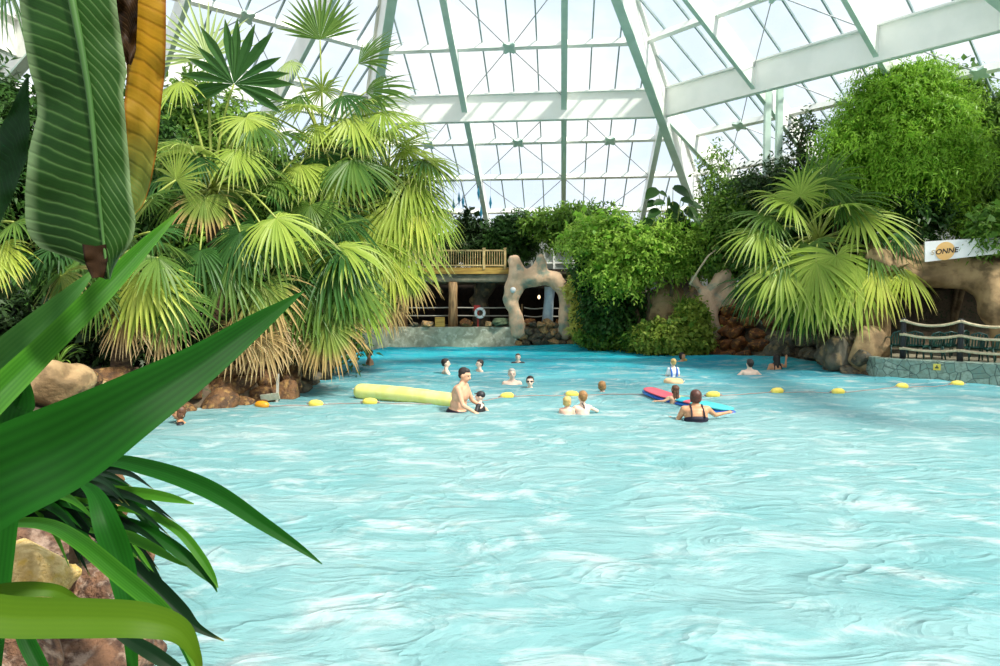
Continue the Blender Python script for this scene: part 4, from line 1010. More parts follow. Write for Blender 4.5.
# rope fence
def wallpt(px, off=.22):
    # the point of the wall-top line seen in column px
    best = None
    for i in range(400):
        t = i/399*1.9; p = (wa.lerp(wb, t) if t <= 1 else wb.lerp(wc, t-1)); p = p-nw*off
        e = abs(500+F*p.x/p.y-px)
        if best is None or e < best[0]: best = (e, p)
    return best[1]
fn = thing('rope_fence', tuple(wallpt(961)+V((0, 0, ztr))), 'dark post fence with three sagging pale ropes on the stone-clad wall', 'fence')
fps = [wallpt(904), wallpt(961), wallpt(1030)]; HP = P(961, 318, fps[1].y).z-ztr
for p in fps:
    mb = MB(); b = V((p.x, p.y, ztr-.02)); mb.tube([b, b+V((0, 0, HP-.04)), b+V((0, 0, HP))], [.085, .08, .06], 12); po = mb.build('post', M['post_dark'], fn, smooth=True)
    for h in (.93, .60, .26):
        mb = MB(); z = b+V((0, 0, HP*h)); mb.tube([z-V((0, 0, .035)), z+V((0, 0, .035))], .105, 12); mb.build('rope_clip', M['rope'], po, smooth=True)
for i in range(2):
    for h, sgx in ((.93, .16), (.60, .1), (.26, .07)):
        mb = MB(); a, b = fps[i]+V((0, 0, ztr+HP*h)), fps[i+1]+V((0, 0, ztr+HP*h)); rope(mb, a+nw*.08, b+nw*.08, sgx, .042, 14); mb.build('rope', M['rope'], fn, smooth=True)
# green plastic garden chairs
def make_chair(loc, rz, label):
    r = thing('garden_chair', (0, 0, 0), label, 'chair', 'green chairs behind the rope fence'); g = M['chair_green']
    mb = MB(); rows = []
    for i in range(7):
        y = -.24+.46*i/6; z = .42+.015*math.cos(i)-.03*math.sin(PI*i/6); rows.append([V((x, y, z-.03*(1-(x/.25)**2))) for x in (-.25, -.15, 0, .15, .25)])
    mb.grid(rows); rows2 = [[p-V((0, 0, .03)) for p in rr] for rr in rows]; mb.grid(rows2); mb.tube([rows[0][0]-V((0, 0, .015)), rows[0][-1]-V((0, 0, .015))], .022, 8); mb.build('seat', g, r, smooth=True)
    for sx in (-1, 1):
        mb = MB(); mb.tube([V((sx*.27, -.26, 0)), V((sx*.25, -.23, .42)), V((sx*.27, -.22, .64))], [.022, .03, .026], 8); mb.build('leg', g, r, smooth=True)
        mb = MB(); mb.tube([V((sx*.25, .34, 0)), V((sx*.23, .22, .42))], [.022, .03], 8); mb.build('leg', g, r, smooth=True)
        mb = MB(); mb.tube([V((sx*.27, -.25, .63)), V((sx*.29, -.05, .66)), V((sx*.25, .24, .67))], [.03, .034, .026], 8, flat=.5); mb.build('armrest', g, r, smooth=True)
    fr = MB(); arc = [V((-.23, .22, .42)), V((-.25, .26, .66)), V((-.19, .30, .82)), V((0, .32, .88)), V((.19, .30, .82)), V((.25, .26, .66)), V((.23, .22, .42))]
    fr.tube(arc, .026, 8); bk = fr.build('backrest', g, r, smooth=True)
    for x in (-.15, -.075, 0, .075, .15):
        mb = MB(); zt_ = .87-1.6*x*x; mb.beam((x, .225, .42), (x*1.05, .31, zt_), .042, .014, V((0, -1, 0))); mb.build('slat', g, bk)
    r.location = loc; r.rotation_euler = (0, 0, rz); return r
chs = [(898, 21.9, 2.9, 'green plastic chair at the left fence post, leftmost of the row'), (916, 21.5, 2.6, 'green plastic chair just right of the left fence post'), (932, 21.2, 3.3, 'green plastic chair in the middle of the first fence bay'), (947, 21.4, 3.0, 'green plastic chair left of the middle fence post'),
       (957, 22.2, 3.6, 'green plastic chair directly behind the middle fence post'), (977, 20.6, 2.8, 'green plastic chair just right of the middle fence post'), (996, 20.2, 3.2, 'green plastic chair at the right edge of the photo')]
ch0 = None
for px, Y, rz, lb_ in chs:
    p = P(px, 300, Y); loc = (p.x, Y, ztr-.04)
    if ch0 is None: ch0 = make_chair(loc, rz, lb_)
    else: dup(ch0, loc, rz, label=lb_)
# white sign board with its sun disc
A_, B_ = P(925, 262, 22.3), P(1030, 250, 21.6); A2, B2 = P(925, 241.5, 22.3), P(1030, 235, 21.6)
sb = thing('sign_board', tuple(A_), 'white sign board reading SONNE over an orange disc, above the cave', 'sign')
dx_ = (B_-A_).normalized(); up_ = (A2-A_).normalized(); nb_ = dx_.cross(up_).normalized(); nb_ = nb_ if nb_.y < 0 else -nb_
mb = MB(); q = [A_, B_, B2, A2]; mb.add(q+[p-nb_*.08 for p in q], [(0, 1, 2, 3), (7, 6, 5, 4), (0, 4, 5, 1), (1, 5, 6, 2), (2, 6, 7, 3), (3, 7, 4, 0)]); mb.build('board', M['white_plastic'], sb)
M['disc_orange'] = mat('disc_orange', srgb(238, 190, 120), srgb(232, 180, 108), rough=.6); M['ink'] = mat('ink', srgb(52, 36, 30), rough=.6); M['ink_faded'] = mat('ink_faded', srgb(200, 182, 150), rough=.6)
def onboard(px, py):
    o = V((0, 0, H)); d = (P(px, py, 22)-o); k = (A_-o).dot(nb_)/d.dot(nb_); return o+d*k
c = onboard(945, 251)+nb_*.008; rr_ = 8.6*S(22.1); mb = MB(); vs = [c+dx_*(rr_*math.cos(2*PI*i/32))+up_*(rr_*1.05*math.sin(2*PI*i/32)) for i in range(32)]
vs2 = [p+nb_*.008 for p in vs]
mb.add(vs+vs2, [tuple(range(32, 64))]+[(i, (i+1) % 32, 32+(i+1) % 32, 32+i) for i in range(32)]); mb.build('sun_disc', M['disc_orange'], sb)
def letters(txt, px, py, hpx, m, root, track=1.0):
    cu = bpy.data.curves.new('lettering', 'FONT'); cu.body = txt; cu.size = 1; cu.extrude = .02; cu.offset = .022; cu.shear = .18; cu.space_character = track
    to = bpy.data.objects.new('tmp', cu); COL.objects.link(to); dg = bpy.context.evaluated_depsgraph_get(); me = bpy.data.meshes.new_from_object(to.evaluated_get(dg)); bpy.data.objects.remove(to)
    o0 = onboard(px, py); s = hpx*S(22)/.70; mb = MB()
    mb.add([o0+dx_*(v.co.x*s)+up_*(v.co.y*s)+nb_*(.02+v.co.z*s*.2) for v in me.vertices], [tuple(p.vertices) for p in me.polygons]); return mb.build('lettering', m, root)
letters('S', 930.5, 255.0, 4.6, M['ink_faded'], sb); letters('ONNE', 935, 254.6, 4.9, M['ink'], sb, 1.0)
# small sign board and spike at the tip of the left bank
ns = thing('notice_board', tuple(P(272, 402, 15.95)), 'small grey-white notice board at the waterline under the left palms', 'sign')
a = P(261, 398, 15.95); mb = MB(); R4 = Matrix.Rotation(-.12, 3, 'Y') @ Matrix.Rotation(.25, 3, 'X'); mb.box(P(270, 397, 15.95), (.46, .03, .17), R4, bev=.01); mb.build('board', M['concrete'], ns)
mb = MB(); mb.beam(P(277, 404, 15.99), P(278, 374, 15.99), .05, .05); mb.build('stake', M['rope_grey'], ns)
# hanging blue spindles by the glass
n, t, nn, pt = facet_frame(0)
for i, (x, y, lb_) in enumerate(((453.5, 206, 'leftmost low blue spindle ornament hanging at the far glass'), (459, 199, 'blue spindle ornament hanging at the far glass, second from the left'), (463, 202, 'blue spindle ornament hanging at the far glass, third from the left'), (478.5, 193, 'highest blue spindle ornament, left of the thin green rafter'), (481, 213, 'lowest blue spindle ornament, close left of the thin green rafter'), (490.5, 203, 'blue spindle ornament right of the thin green rafter'))):
    Y = 38.0; c = P(x, y, Y); r = thing('hanging_ornament', tuple(c), lb_, 'ornament', 'blue spindle ornaments')
    mb = MB(); L = 7.5*S(Y); mb.lathe(c, [(.002, -L), (.05, -L*.35), (.085, 0), (.05, L*.4), (.004, L)], 10); mb.build('spindle', M['ornament'], r, smooth=True)
    zr = ZB+SL*(R0-((V((c.x, c.y, 0))-V((CEN.x, CEN.y, 0))).dot(n)))-.3
    mb = MB(); mb.tube([c+V((0, 0, L*.95)), V((c.x, c.y, zr))], .006, 4); mb.build('wire', M['rod'], r)
# ------------------------------------------------------------------ foreground: banana plant, blades, near rocks
def bananamat(name, c1, c2, edge, rib, vx=0.0, transl=.3, sk=6.5, dk=2.5, nv=34.0, bottom=None):
    m, nt, out = nodes(name); uv = nt.nodes.new('ShaderNodeUVMap'); sp = nt.nodes.new('ShaderNodeSeparateXYZ'); nt.links.new(uv.outputs[0], sp.inputs[0])
    def math_(op, a, b=None):
        n = nt.nodes.new('ShaderNodeMath'); n.operation = op
        for i, q in enumerate((a, b)):
            if q is None: continue
            if hasattr(q, 'is_output'): nt.links.new(q, n.inputs[i])
            else: n.inputs[i].default_value = q
        return n.outputs[0]
    du = math_('ABSOLUTE', math_('SUBTRACT', sp.outputs[0], .5))
    sg = math_('SUBTRACT', sp.outputs[0], .5)
    ph = math_('SUBTRACT', math_('SUBTRACT', math_('MULTIPLY', sp.outputs[1], nv), math_('MULTIPLY', sg, sk)), math_('MULTIPLY', du, dk))
    v = coord(nt, 'Object', (1, 1, 1)); nz = noisef(nt, v, 9, 3)
    ph = math_('ADD', ph, math_('MULTIPLY', nz, .9))
    vein = math_('POWER', math_('ABSOLUTE', math_('SINE', math_('MULTIPLY', ph, PI))), 14.0)
    fine = math_('ABSOLUTE', math_('SINE', math_('MULTIPLY', ph, PI*4)))
    col = mixc(nt, ramp(nt, noisef(nt, v, 5, 4), .35, .65), c1, c2)
    col = mixc(nt, math_('MULTIPLY', vein, .5), col, rib)
    if bottom is not None: col = mixc(nt, ramp(nt, sp.outputs[1], .62, .95), col, bottom)
    col = mixc(nt, math_('MULTIPLY', fine, .18), col, tuple(x*.5 for x in c1))
    col = mixc(nt, ramp(nt, du, .40, .49), col, edge)
    b = N(nt, 'ShaderNodeBsdfPrincipled', Roughness=.55); b.inputs['Specular IOR Level'].default_value = .15; nt.links.new(col, b.inputs['Base Color'])
    bp = N(nt, 'ShaderNodeBump', Strength=.25, Distance=.004); nt.links.new(vein, bp.inputs['Height']); nt.links.new(bp.outputs[0], b.inputs['Normal'])
    tr = N(nt, 'ShaderNodeBsdfTranslucent'); nt.links.new(col, tr.inputs[0]); mx = N(nt, 'ShaderNodeMixShader'); mx.inputs[0].default_value = transl
    nt.links.new(b.outputs[0], mx.inputs[1]); nt.links.new(tr.outputs[0], mx.inputs[2]); nt.links.new(mx.outputs[0], out.inputs[0]); return m
M['banana_green'] = bananamat('banana_green', srgb(24, 56, 14), srgb(40, 78, 24), srgb(112, 136, 92), srgb(98, 132, 72))
M['banana_yellow'] = bananamat('banana_yellow', srgb(204, 146, 30), srgb(164, 126, 34), srgb(140, 90, 26), srgb(150, 100, 24), transl=.35, sk=1.6, dk=.5, nv=24.0, bottom=srgb(96, 120, 56))
M['banana_brown'] = bananamat('banana_brown', srgb(66, 44, 24), srgb(36, 26, 14), srgb(30, 20, 12), srgb(84, 60, 32))
M['banana_dark'] = bananamat('banana_dark', srgb(18, 48, 18), srgb(26, 62, 24), srgb(30, 60, 26), srgb(30, 70, 30))
M['midrib'] = mat('midrib', srgb(74, 112, 54), srgb(56, 92, 42), rough=.5, spec=.2)
def interp(tab, y):
    for i in range(len(tab)-1):
        if tab[i][0] <= y <= tab[i+1][0]:
            t = (y-tab[i][0])/(tab[i+1][0]-tab[i][0]); t2 = t
            return [a+(b-a)*t2 for a, b in zip(tab[i][1:], tab[i+1][1:])]
    return list(tab[-1][1:]) if y > tab[-1][0] else list(tab[0][1:])
def hangleaf(root, name, tab, m, Y=1.15, n=44, cols=9, wave=.006, rib=True, seed=0, tilt=.0, fold=.0):
    """hanging leaf from rows (y, left, mid, right) as read off the photograph at depth Y"""
    y0, y1 = tab[0][0], tab[-1][0]; rows = []; uv = []
    rs = random.Random(seed)
    for i in range(n+1):
        y = y0+(y1-y0)*i/n; xl, xm, xr = interp(tab, y); r = []
        for j in range(cols):
            u = j/(cols-1)*2-1
            x = xm+(xm-xl)*u if u < 0 else xm+(xr-xm)*u
            yy = y+abs(u)*6*math.sin(i*.3)
            d = Y+tilt*(y-y0)/300+fold*abs(u)**1.3+wave*math.sin(i*.55+u*2+seed)*abs(u)+wave*.5*math.sin(i*1.3+seed*2)*u
            r.append(P(x, y+abs(u)*2*math.sin(i*.7+seed), d)); uv.append((.5+u/2, i/n))
        rows.append(r)
    mb = MB(); mb.grid(rows); o = mb.build(name, M[m], root, smooth=True)
    me = o.data; ul = me.uv_layers.new(name='UVMap')
    for lp in me.loops: ul.data[lp.index].uv = uv[lp.vertex_index]
    if rib:
        mb = MB(); pts = []; rr = []
        for i in range(0, n+1, 2):
            y = y0+(y1-y0)*i/n; xm = interp(tab, y)[1]; pts.append(P(xm, y, Y+tilt*(y-y0)/300-.002)); rr.append(.0075*(1-i/n)+.0018)
        mb.tube(pts, rr, 8); mb.build('midrib', M['midrib'], o, smooth=True)
    return o
bb_ = V((-1.55, 1.5, ground(-1.55, 1.5)-.05))
bn = thing('banana_plant', tuple(bb_), 'banana plant with big hanging leaves, one green and one withered yellow, top left', 'banana plant')
mb = MB(); tp = V((-1.45, 1.35, 3.3)); mb.tube([bb_, bb_.lerp(tp, .4), tp], [.13, .11, .07], 14); mb.build('stem', M['trunk'], bn, smooth=True)
g_tab = [(-150, 5, 52, 108), (-60, 12, 62, 114), (0, 19, 72, 116), (40, 24, 80, 122), (75, 30, 86, 127), (92, 36, 89, 123), (110, 38, 91, 125), (150, 29, 95, 128), (190, 25, 98, 131), (218, 25, 101, 136), (236, 28, 103, 134), (246, 36, 104, 131), (256, 46, 105, 123), (261, 78, 106, 118), (268, 92, 107, 114), (279, 105, 109, 110)]
gl_ = hangleaf(bn, 'leaf', g_tab, 'banana_green', 1.15, wave=.007, seed=1, fold=.02)
y_tab = [(-150, 128, 140, 170), (0, 119, 140, 166), (40, 124, 142, 166), (70, 127, 144, 165), (110, 124, 143, 161), (150, 126, 143, 157), (185, 127, 141, 151), (204, 128, 137, 144), (214, 128, 131, 133)]
hangleaf(bn, 'leaf', y_tab, 'banana_yellow', 1.22, wave=.012, seed=2, rib=False)
hangleaf(bn, 'leaf', [(-150, 110, 124, 140), (0, 112, 126, 138), (30, 117, 128, 137), (50, 121, 129, 136), (64, 127, 129, 131)], 'banana_brown', 1.20, wave=.016, seed=3, rib=False)
hangleaf(bn, 'leaf', [(78, 27, 28, 29), (100, 14, 22, 29), (130, 0, 16, 30), (160, -16, 8, 27), (190, -34, -6, 15), (225, -60, -26, 0), (300, -120, -90, -60)], 'banana_dark', 1.28, seed=4, rib=False)
hangleaf(bn, 'leaf', [(246, 82, 96, 106), (256, 84, 97, 108), (268, 86, 98, 107), (277, 92, 99, 104)], 'banana_brown', 1.145, n=12, wave=.004, seed=5, rib=False)
for (px, Y) in ((46, 1.15), (140, 1.22)):
    mb = MB(); e = P(px, -150, Y); mb.tube([tp, tp.lerp(e, .5)+V((0, 0, .12)), e], [.03, .022, .012], 8); mb.build('petiole', M['midrib'], bn, smooth=True)
M['blade_dark'] = leafmat('blade_dark', srgb(6, 46, 4), srgb(22, 82, 14), srgb(40, 90, 26), .8, 1.1, transl=.25, rough=.5)
M['blade_fresh'] = leafmat('blade_fresh', srgb(34, 88, 12), srgb(70, 128, 30), srgb(110, 150, 50), .85, 1.1, transl=.3, rough=.5)
M['blade_pale'] = leafmat('blade_pale', srgb(48, 98, 36), srgb(70, 118, 48), srgb(120, 150, 70), .85, 1.1, transl=.3, rough=.5)
M['blade_olive'] = leafmat('blade_olive', srgb(74, 106, 14), srgb(62, 96, 16), srgb(110, 130, 40), .85, 1.1, transl=.25, rough=.5)
M['blade_deep'] = leafmat('blade_deep', srgb(8, 30, 12), srgb(16, 46, 18), srgb(150, 150, 60), .9, 1.05, transl=.15, rough=.45)
for _k in ('blade_dark', 'blade_fresh', 'blade_pale', 'blade_olive', 'blade_deep'):
    for _n in M[_k].node_tree.nodes:
        if _n.type == 'BSDF_PRINCIPLED': _n.inputs['Specular IOR Level'].default_value = .12
def bez(ctrl, n):
    """Catmull-Rom through the control rows"""
    out = []; c = [ctrl[0]]+list(ctrl)+[ctrl[-1]]
    for i in range(1, len(c)-2):
        for k in range(n):
            t = k/n; p0, p1, p2, p3 = c[i-1], c[i], c[i+1], c[i+2]
            out.append([.5*((2*b)+(-a+cc)*t+(2*a-5*b+4*cc-d)*t*t+(-a+3*b-3*cc+d)*t**3) for a, b, cc, d in zip(p0, p1, p2, p3)])
    out.append(list(ctrl[-1])); return out
def blade(root, ctrl, m, vee=.25, rnd=.5, name='leaf', tw=0):
    """strap leaf from rows (px, py, depth, width px)"""
    rn_ = []; pts = bez(ctrl, 8); w3 = [P(a[0], a[1], a[2]) for a in pts]; rows = []; tips = []
    n = len(pts)
    for i in range(n):
        d = (w3[min(i+1, n-1)]-w3[max(i-1, 0)]).normalized(); view = (w3[i]-V((0, 0, H))).normalized()
        sv = d.cross(view).normalized(); nr = sv.cross(d).normalized()
        if nr.dot(view) > 0: nr = -nr
        w = max(.0006, pts[i][3]*.5*S(pts[i][2])); r = []
        for q_ in range(17):
            u = q_/8-1; rn_.append(max(0, min(1, rnd+.5*abs(u)**4-.15+(.22 if q_ % 2 else -.1))))
            r.append(w3[i]+sv*(u*w)+nr*(vee*w*abs(u)**1.2)+nr*(tw*w*u))
            tips.append(i/(n-1))
        rows.append(r)
    mb = MB(); mb.grid(rows, tips, rn_); return mb.build(name, M[m], root, smooth=True)
b1 = V((-1.35, 1.2, ground(-1.35, 1.2)))
bp = thing('broad_blade_plant', tuple(b1), 'foreground plant with long broad pointed blades crossing the left edge', 'plant')
mb = MB(); mb.tube([b1-V((0, 0, .1)), b1+V((0, .02, .35)), b1+V((.02, .02, .7))], [.07, .06, .045], 10); mb.build('stem', M['petiole'], bp, smooth=True)
blade(bp, [(-150, 545, 1.05, 30), (-60, 455, 1.12, 30), (0, 392, 1.2, 29), (50, 343, 1.3, 24), (103, 290, 1.4, 21), (145, 246, 1.5, 13), (182, 209, 1.6, 1)], 'blade_fresh', .3, .35)
blade(bp, [(-150, 480, 1.25, 36), (-60, 415, 1.3, 38), (0, 361, 1.38, 34), (40, 325, 1.45, 27), (72, 293, 1.5, 14), (98, 266, 1.55, 1)], 'blade_pale', .35, .3)
blade(bp, [(-260, 640, .95, 120), (-120, 545, .98, 116), (-20, 486, 1.0, 98), (60, 448, 1.05, 88), (130, 407, 1.1, 64), (200, 364, 1.18, 40), (255, 325, 1.25, 22), (304, 291, 1.3, 1)], 'blade_dark', .22, .5)
blade(bp, [(-200, 580, .9, 36), (-80, 600, .92, 42), (0, 616, .95, 40), (80, 618, .98, 38), (140, 620, 1.0, 34), (178, 630, 1.02, 24), (196, 655, 1.03, 10), (200, 672, 1.04, 5)], 'blade_olive', .2, .3)
blade(bp, [(-60, 610, 1.1, 14), (0, 592, 1.12, 16), (50, 590, 1.15, 13), (76, 600, 1.18, 6), (92, 612, 1.2, 1)], 'blade_olive', .3, .8)
blade(bp, [(-20, 700, 1.3, 30), (10, 440, 1.42, 30), (18, 405, 1.45, 28), (14, 375, 1.45, 20), (8, 350, 1.46, 3)], 'blade_dark', .3, .7)
b2 = V((-2.55, 3.1, ground(-2.55, 3.1)+.02))
sp_ = thing('strap_leaf_plant', tuple(P(40, 505, 2.9)-V((0, 0, .25))), 'plant of many narrow arching strap leaves growing over the near left rocks', 'plant')
mb = MB(); q = V(sp_.location)+V((0, .25, 0)); mb.tube([q-V((0, 0, .1)), q, q+V((.02, 0, .2))], [.04, .035, .02], 10); mb.build('stem', M['trunk'], sp_, smooth=True)
for a in (([(40, 486, 2.7, 8), (95, 461, 2.5, 10), (150, 468, 2.4, 16), (210, 490, 2.35, 18), (265, 525, 2.3, 13), (300, 548, 2.28, 7), (322, 564, 2.27, 1)], 'blade_dark', .3, .7),
          ([(-30, 532, 2.4, 9), (10, 523, 2.3, 9), (48, 525, 2.2, 12), (80, 542, 2.1, 15), (118, 573, 2.05, 17), (155, 604, 2.0, 16), (180, 632, 2.0, 11), (196, 668, 2.0, 5)], 'blade_fresh', .4, .2),
          ([(80, 482, 2.5, 5), (95, 495, 2.45, 14), (106, 522, 2.4, 24), (118, 556, 2.4, 26), (127, 595, 2.38, 22), (131, 640, 2.36, 13), (134, 690, 2.35, 8)], 'blade_dark', .35, .8),
          ([(60, 496, 2.8, 5), (100, 490, 2.75, 8), (140, 493, 2.7, 11), (170, 498, 2.68, 9), (194, 504, 2.66, 1)], 'blade_fresh', .3, .7),
          ([(95, 465, 2.9, 5), (120, 485, 2.85, 10), (142, 512, 2.8, 12), (160, 538, 2.78, 6), (168, 550, 2.77, 1)], 'blade_dark', .3, .4),
          ([(118, 508, 2.8, 5), (150, 514, 2.75, 8), (180, 532, 2.72, 9), (200, 556, 2.7, 9), (212, 575, 2.69, 6), (218, 588, 2.68, 1)], 'blade_fresh', .3, .5),
          ([(110, 516, 2.8, 5), (140, 526, 2.75, 9), (172, 546, 2.72, 12), (198, 568, 2.7, 11), (212, 582, 2.7, 5), (217, 592, 2.69, 1)], 'blade_dark', .3, .6),
          ([(90, 530, 2.6, 5), (125, 535, 2.55, 10), (155, 549, 2.52, 9), (178, 562, 2.5, 4), (190, 567, 2.5, 1)], 'blade_fresh', .3, .4),
          ([(100, 540, 2.6, 6), (128, 562, 2.56, 14), (155, 588, 2.54, 19), (180, 612, 2.52, 17), (198, 628, 2.5, 8), (224, 641, 2.5, 1)], 'blade_deep', .25, .6),
          ([(100, 620, 2.3, 6), (130, 640, 2.28, 12), (155, 655, 2.26, 14), (180, 672, 2.25, 10), (200, 690, 2.25, 1)], 'blade_deep', .25, .4),
          ([(10, 600, 2.2, 8), (26, 640, 2.18, 15), (42, 672, 2.16, 14), (55, 700, 2.15, 6)], 'blade_dark', .3, .5),
          ([(172, 630, 2.1, 4), (186, 650, 2.1, 8), (194, 672, 2.1, 4)], 'blade_dark', .3, .5),
          ([(116, 540, 2.7, 4), (140, 552, 2.68, 8), (158, 578, 2.66, 5), (172, 600, 2.65, 1)], 'blade_deep', .3, .3)):
    blade(sp_, *a)
rs = random.Random(12)
for i in range(75):
    x0, y0 = rs.uniform(10, 70), rs.uniform(484, 520); L = rs.uniform(50, 125); an = math.radians(rs.choice((rs.uniform(-25, 30), rs.uniform(150, 200), rs.uniform(-5, 45))))
    Yb = rs.uniform(2.75, 3.25); dr = rs.uniform(10, 55); ctrl = []
    for k in range(5):
        t = k/4; ctrl.append((x0+L*t*math.cos(an), y0-18*math.sin(PI*t*.8)+L*t*math.sin(an)*.6+dr*t*t, Yb-.3*t, (3+6*math.sin(PI*min(1, t+.15)))*(1 if t < 1 else .1)))
    blade(sp_, ctrl, rs.choice(('blade_dark', 'blade_deep', 'blade_deep', 'blade_fresh')), .3, rs.random())
# near rocks
def near(px, py, Y, rx, rz, mk, label, seed, deep=.9, rot=0):
    c = P(px, py, Y); mb = rock_mesh(seed, 5, .30, .8, 4); me = mb.mesh('boulder'); me.materials.append(M[mk]); o = bpy.data.objects.new('boulder', me); COL.objects.link(o)
    o.location = c; o.scale = (rx*S(Y), rx*S(Y)*deep, rz*S(Y)/.8); o.rotation_euler = (0, 0, rot); tag(o, label, 'rock'); return o
near(26, 576, 3.25, 44, 34, 'rock_near_tan', 'smooth yellowish tan boulder under the strap-leaf plant, near left', 201, rot=.4)
near(92, 596, 3.5, 36, 30, 'rock_near', 'reddish brown boulder right of the yellowish tan boulder, near left', 202)
near(128, 570, 3.9, 26, 40, 'rock_near', 'dark brown boulder at the water under the strap leaves, near left', 203)
near(96, 655, 3.3, 58, 44, 'rock_near', 'large streaked grey-brown boulder in the bottom left corner beside the water', 204, rot=1)
near(14, 650, 3.0, 50, 36, 'rock_near', 'brown boulder at the very bottom left, below the olive blade', 205)
near(60, 540, 4.2, 60, 40, 'rock_near', 'shadowed brown boulder behind the strap-leaf plant, near left', 206)
near(22, 620, 3.1, 34, 18, 'rock_near_tan', 'flat tan stone under the yellowish tan boulder, near left', 207)
near(40, 470, 5.4, 60, 26, 'rock_brown', 'dark boulder on the bank behind the strap leaves, under the broad dark blade', 208)
near(95, 488, 6.2, 30, 16, 'rock_brown', 'low dark boulder at the water just behind the strap leaves', 209)
M['mat_blue'] = mat('mat_blue', srgb(36, 84, 190), srgb(40, 120, 200), rough=.4)
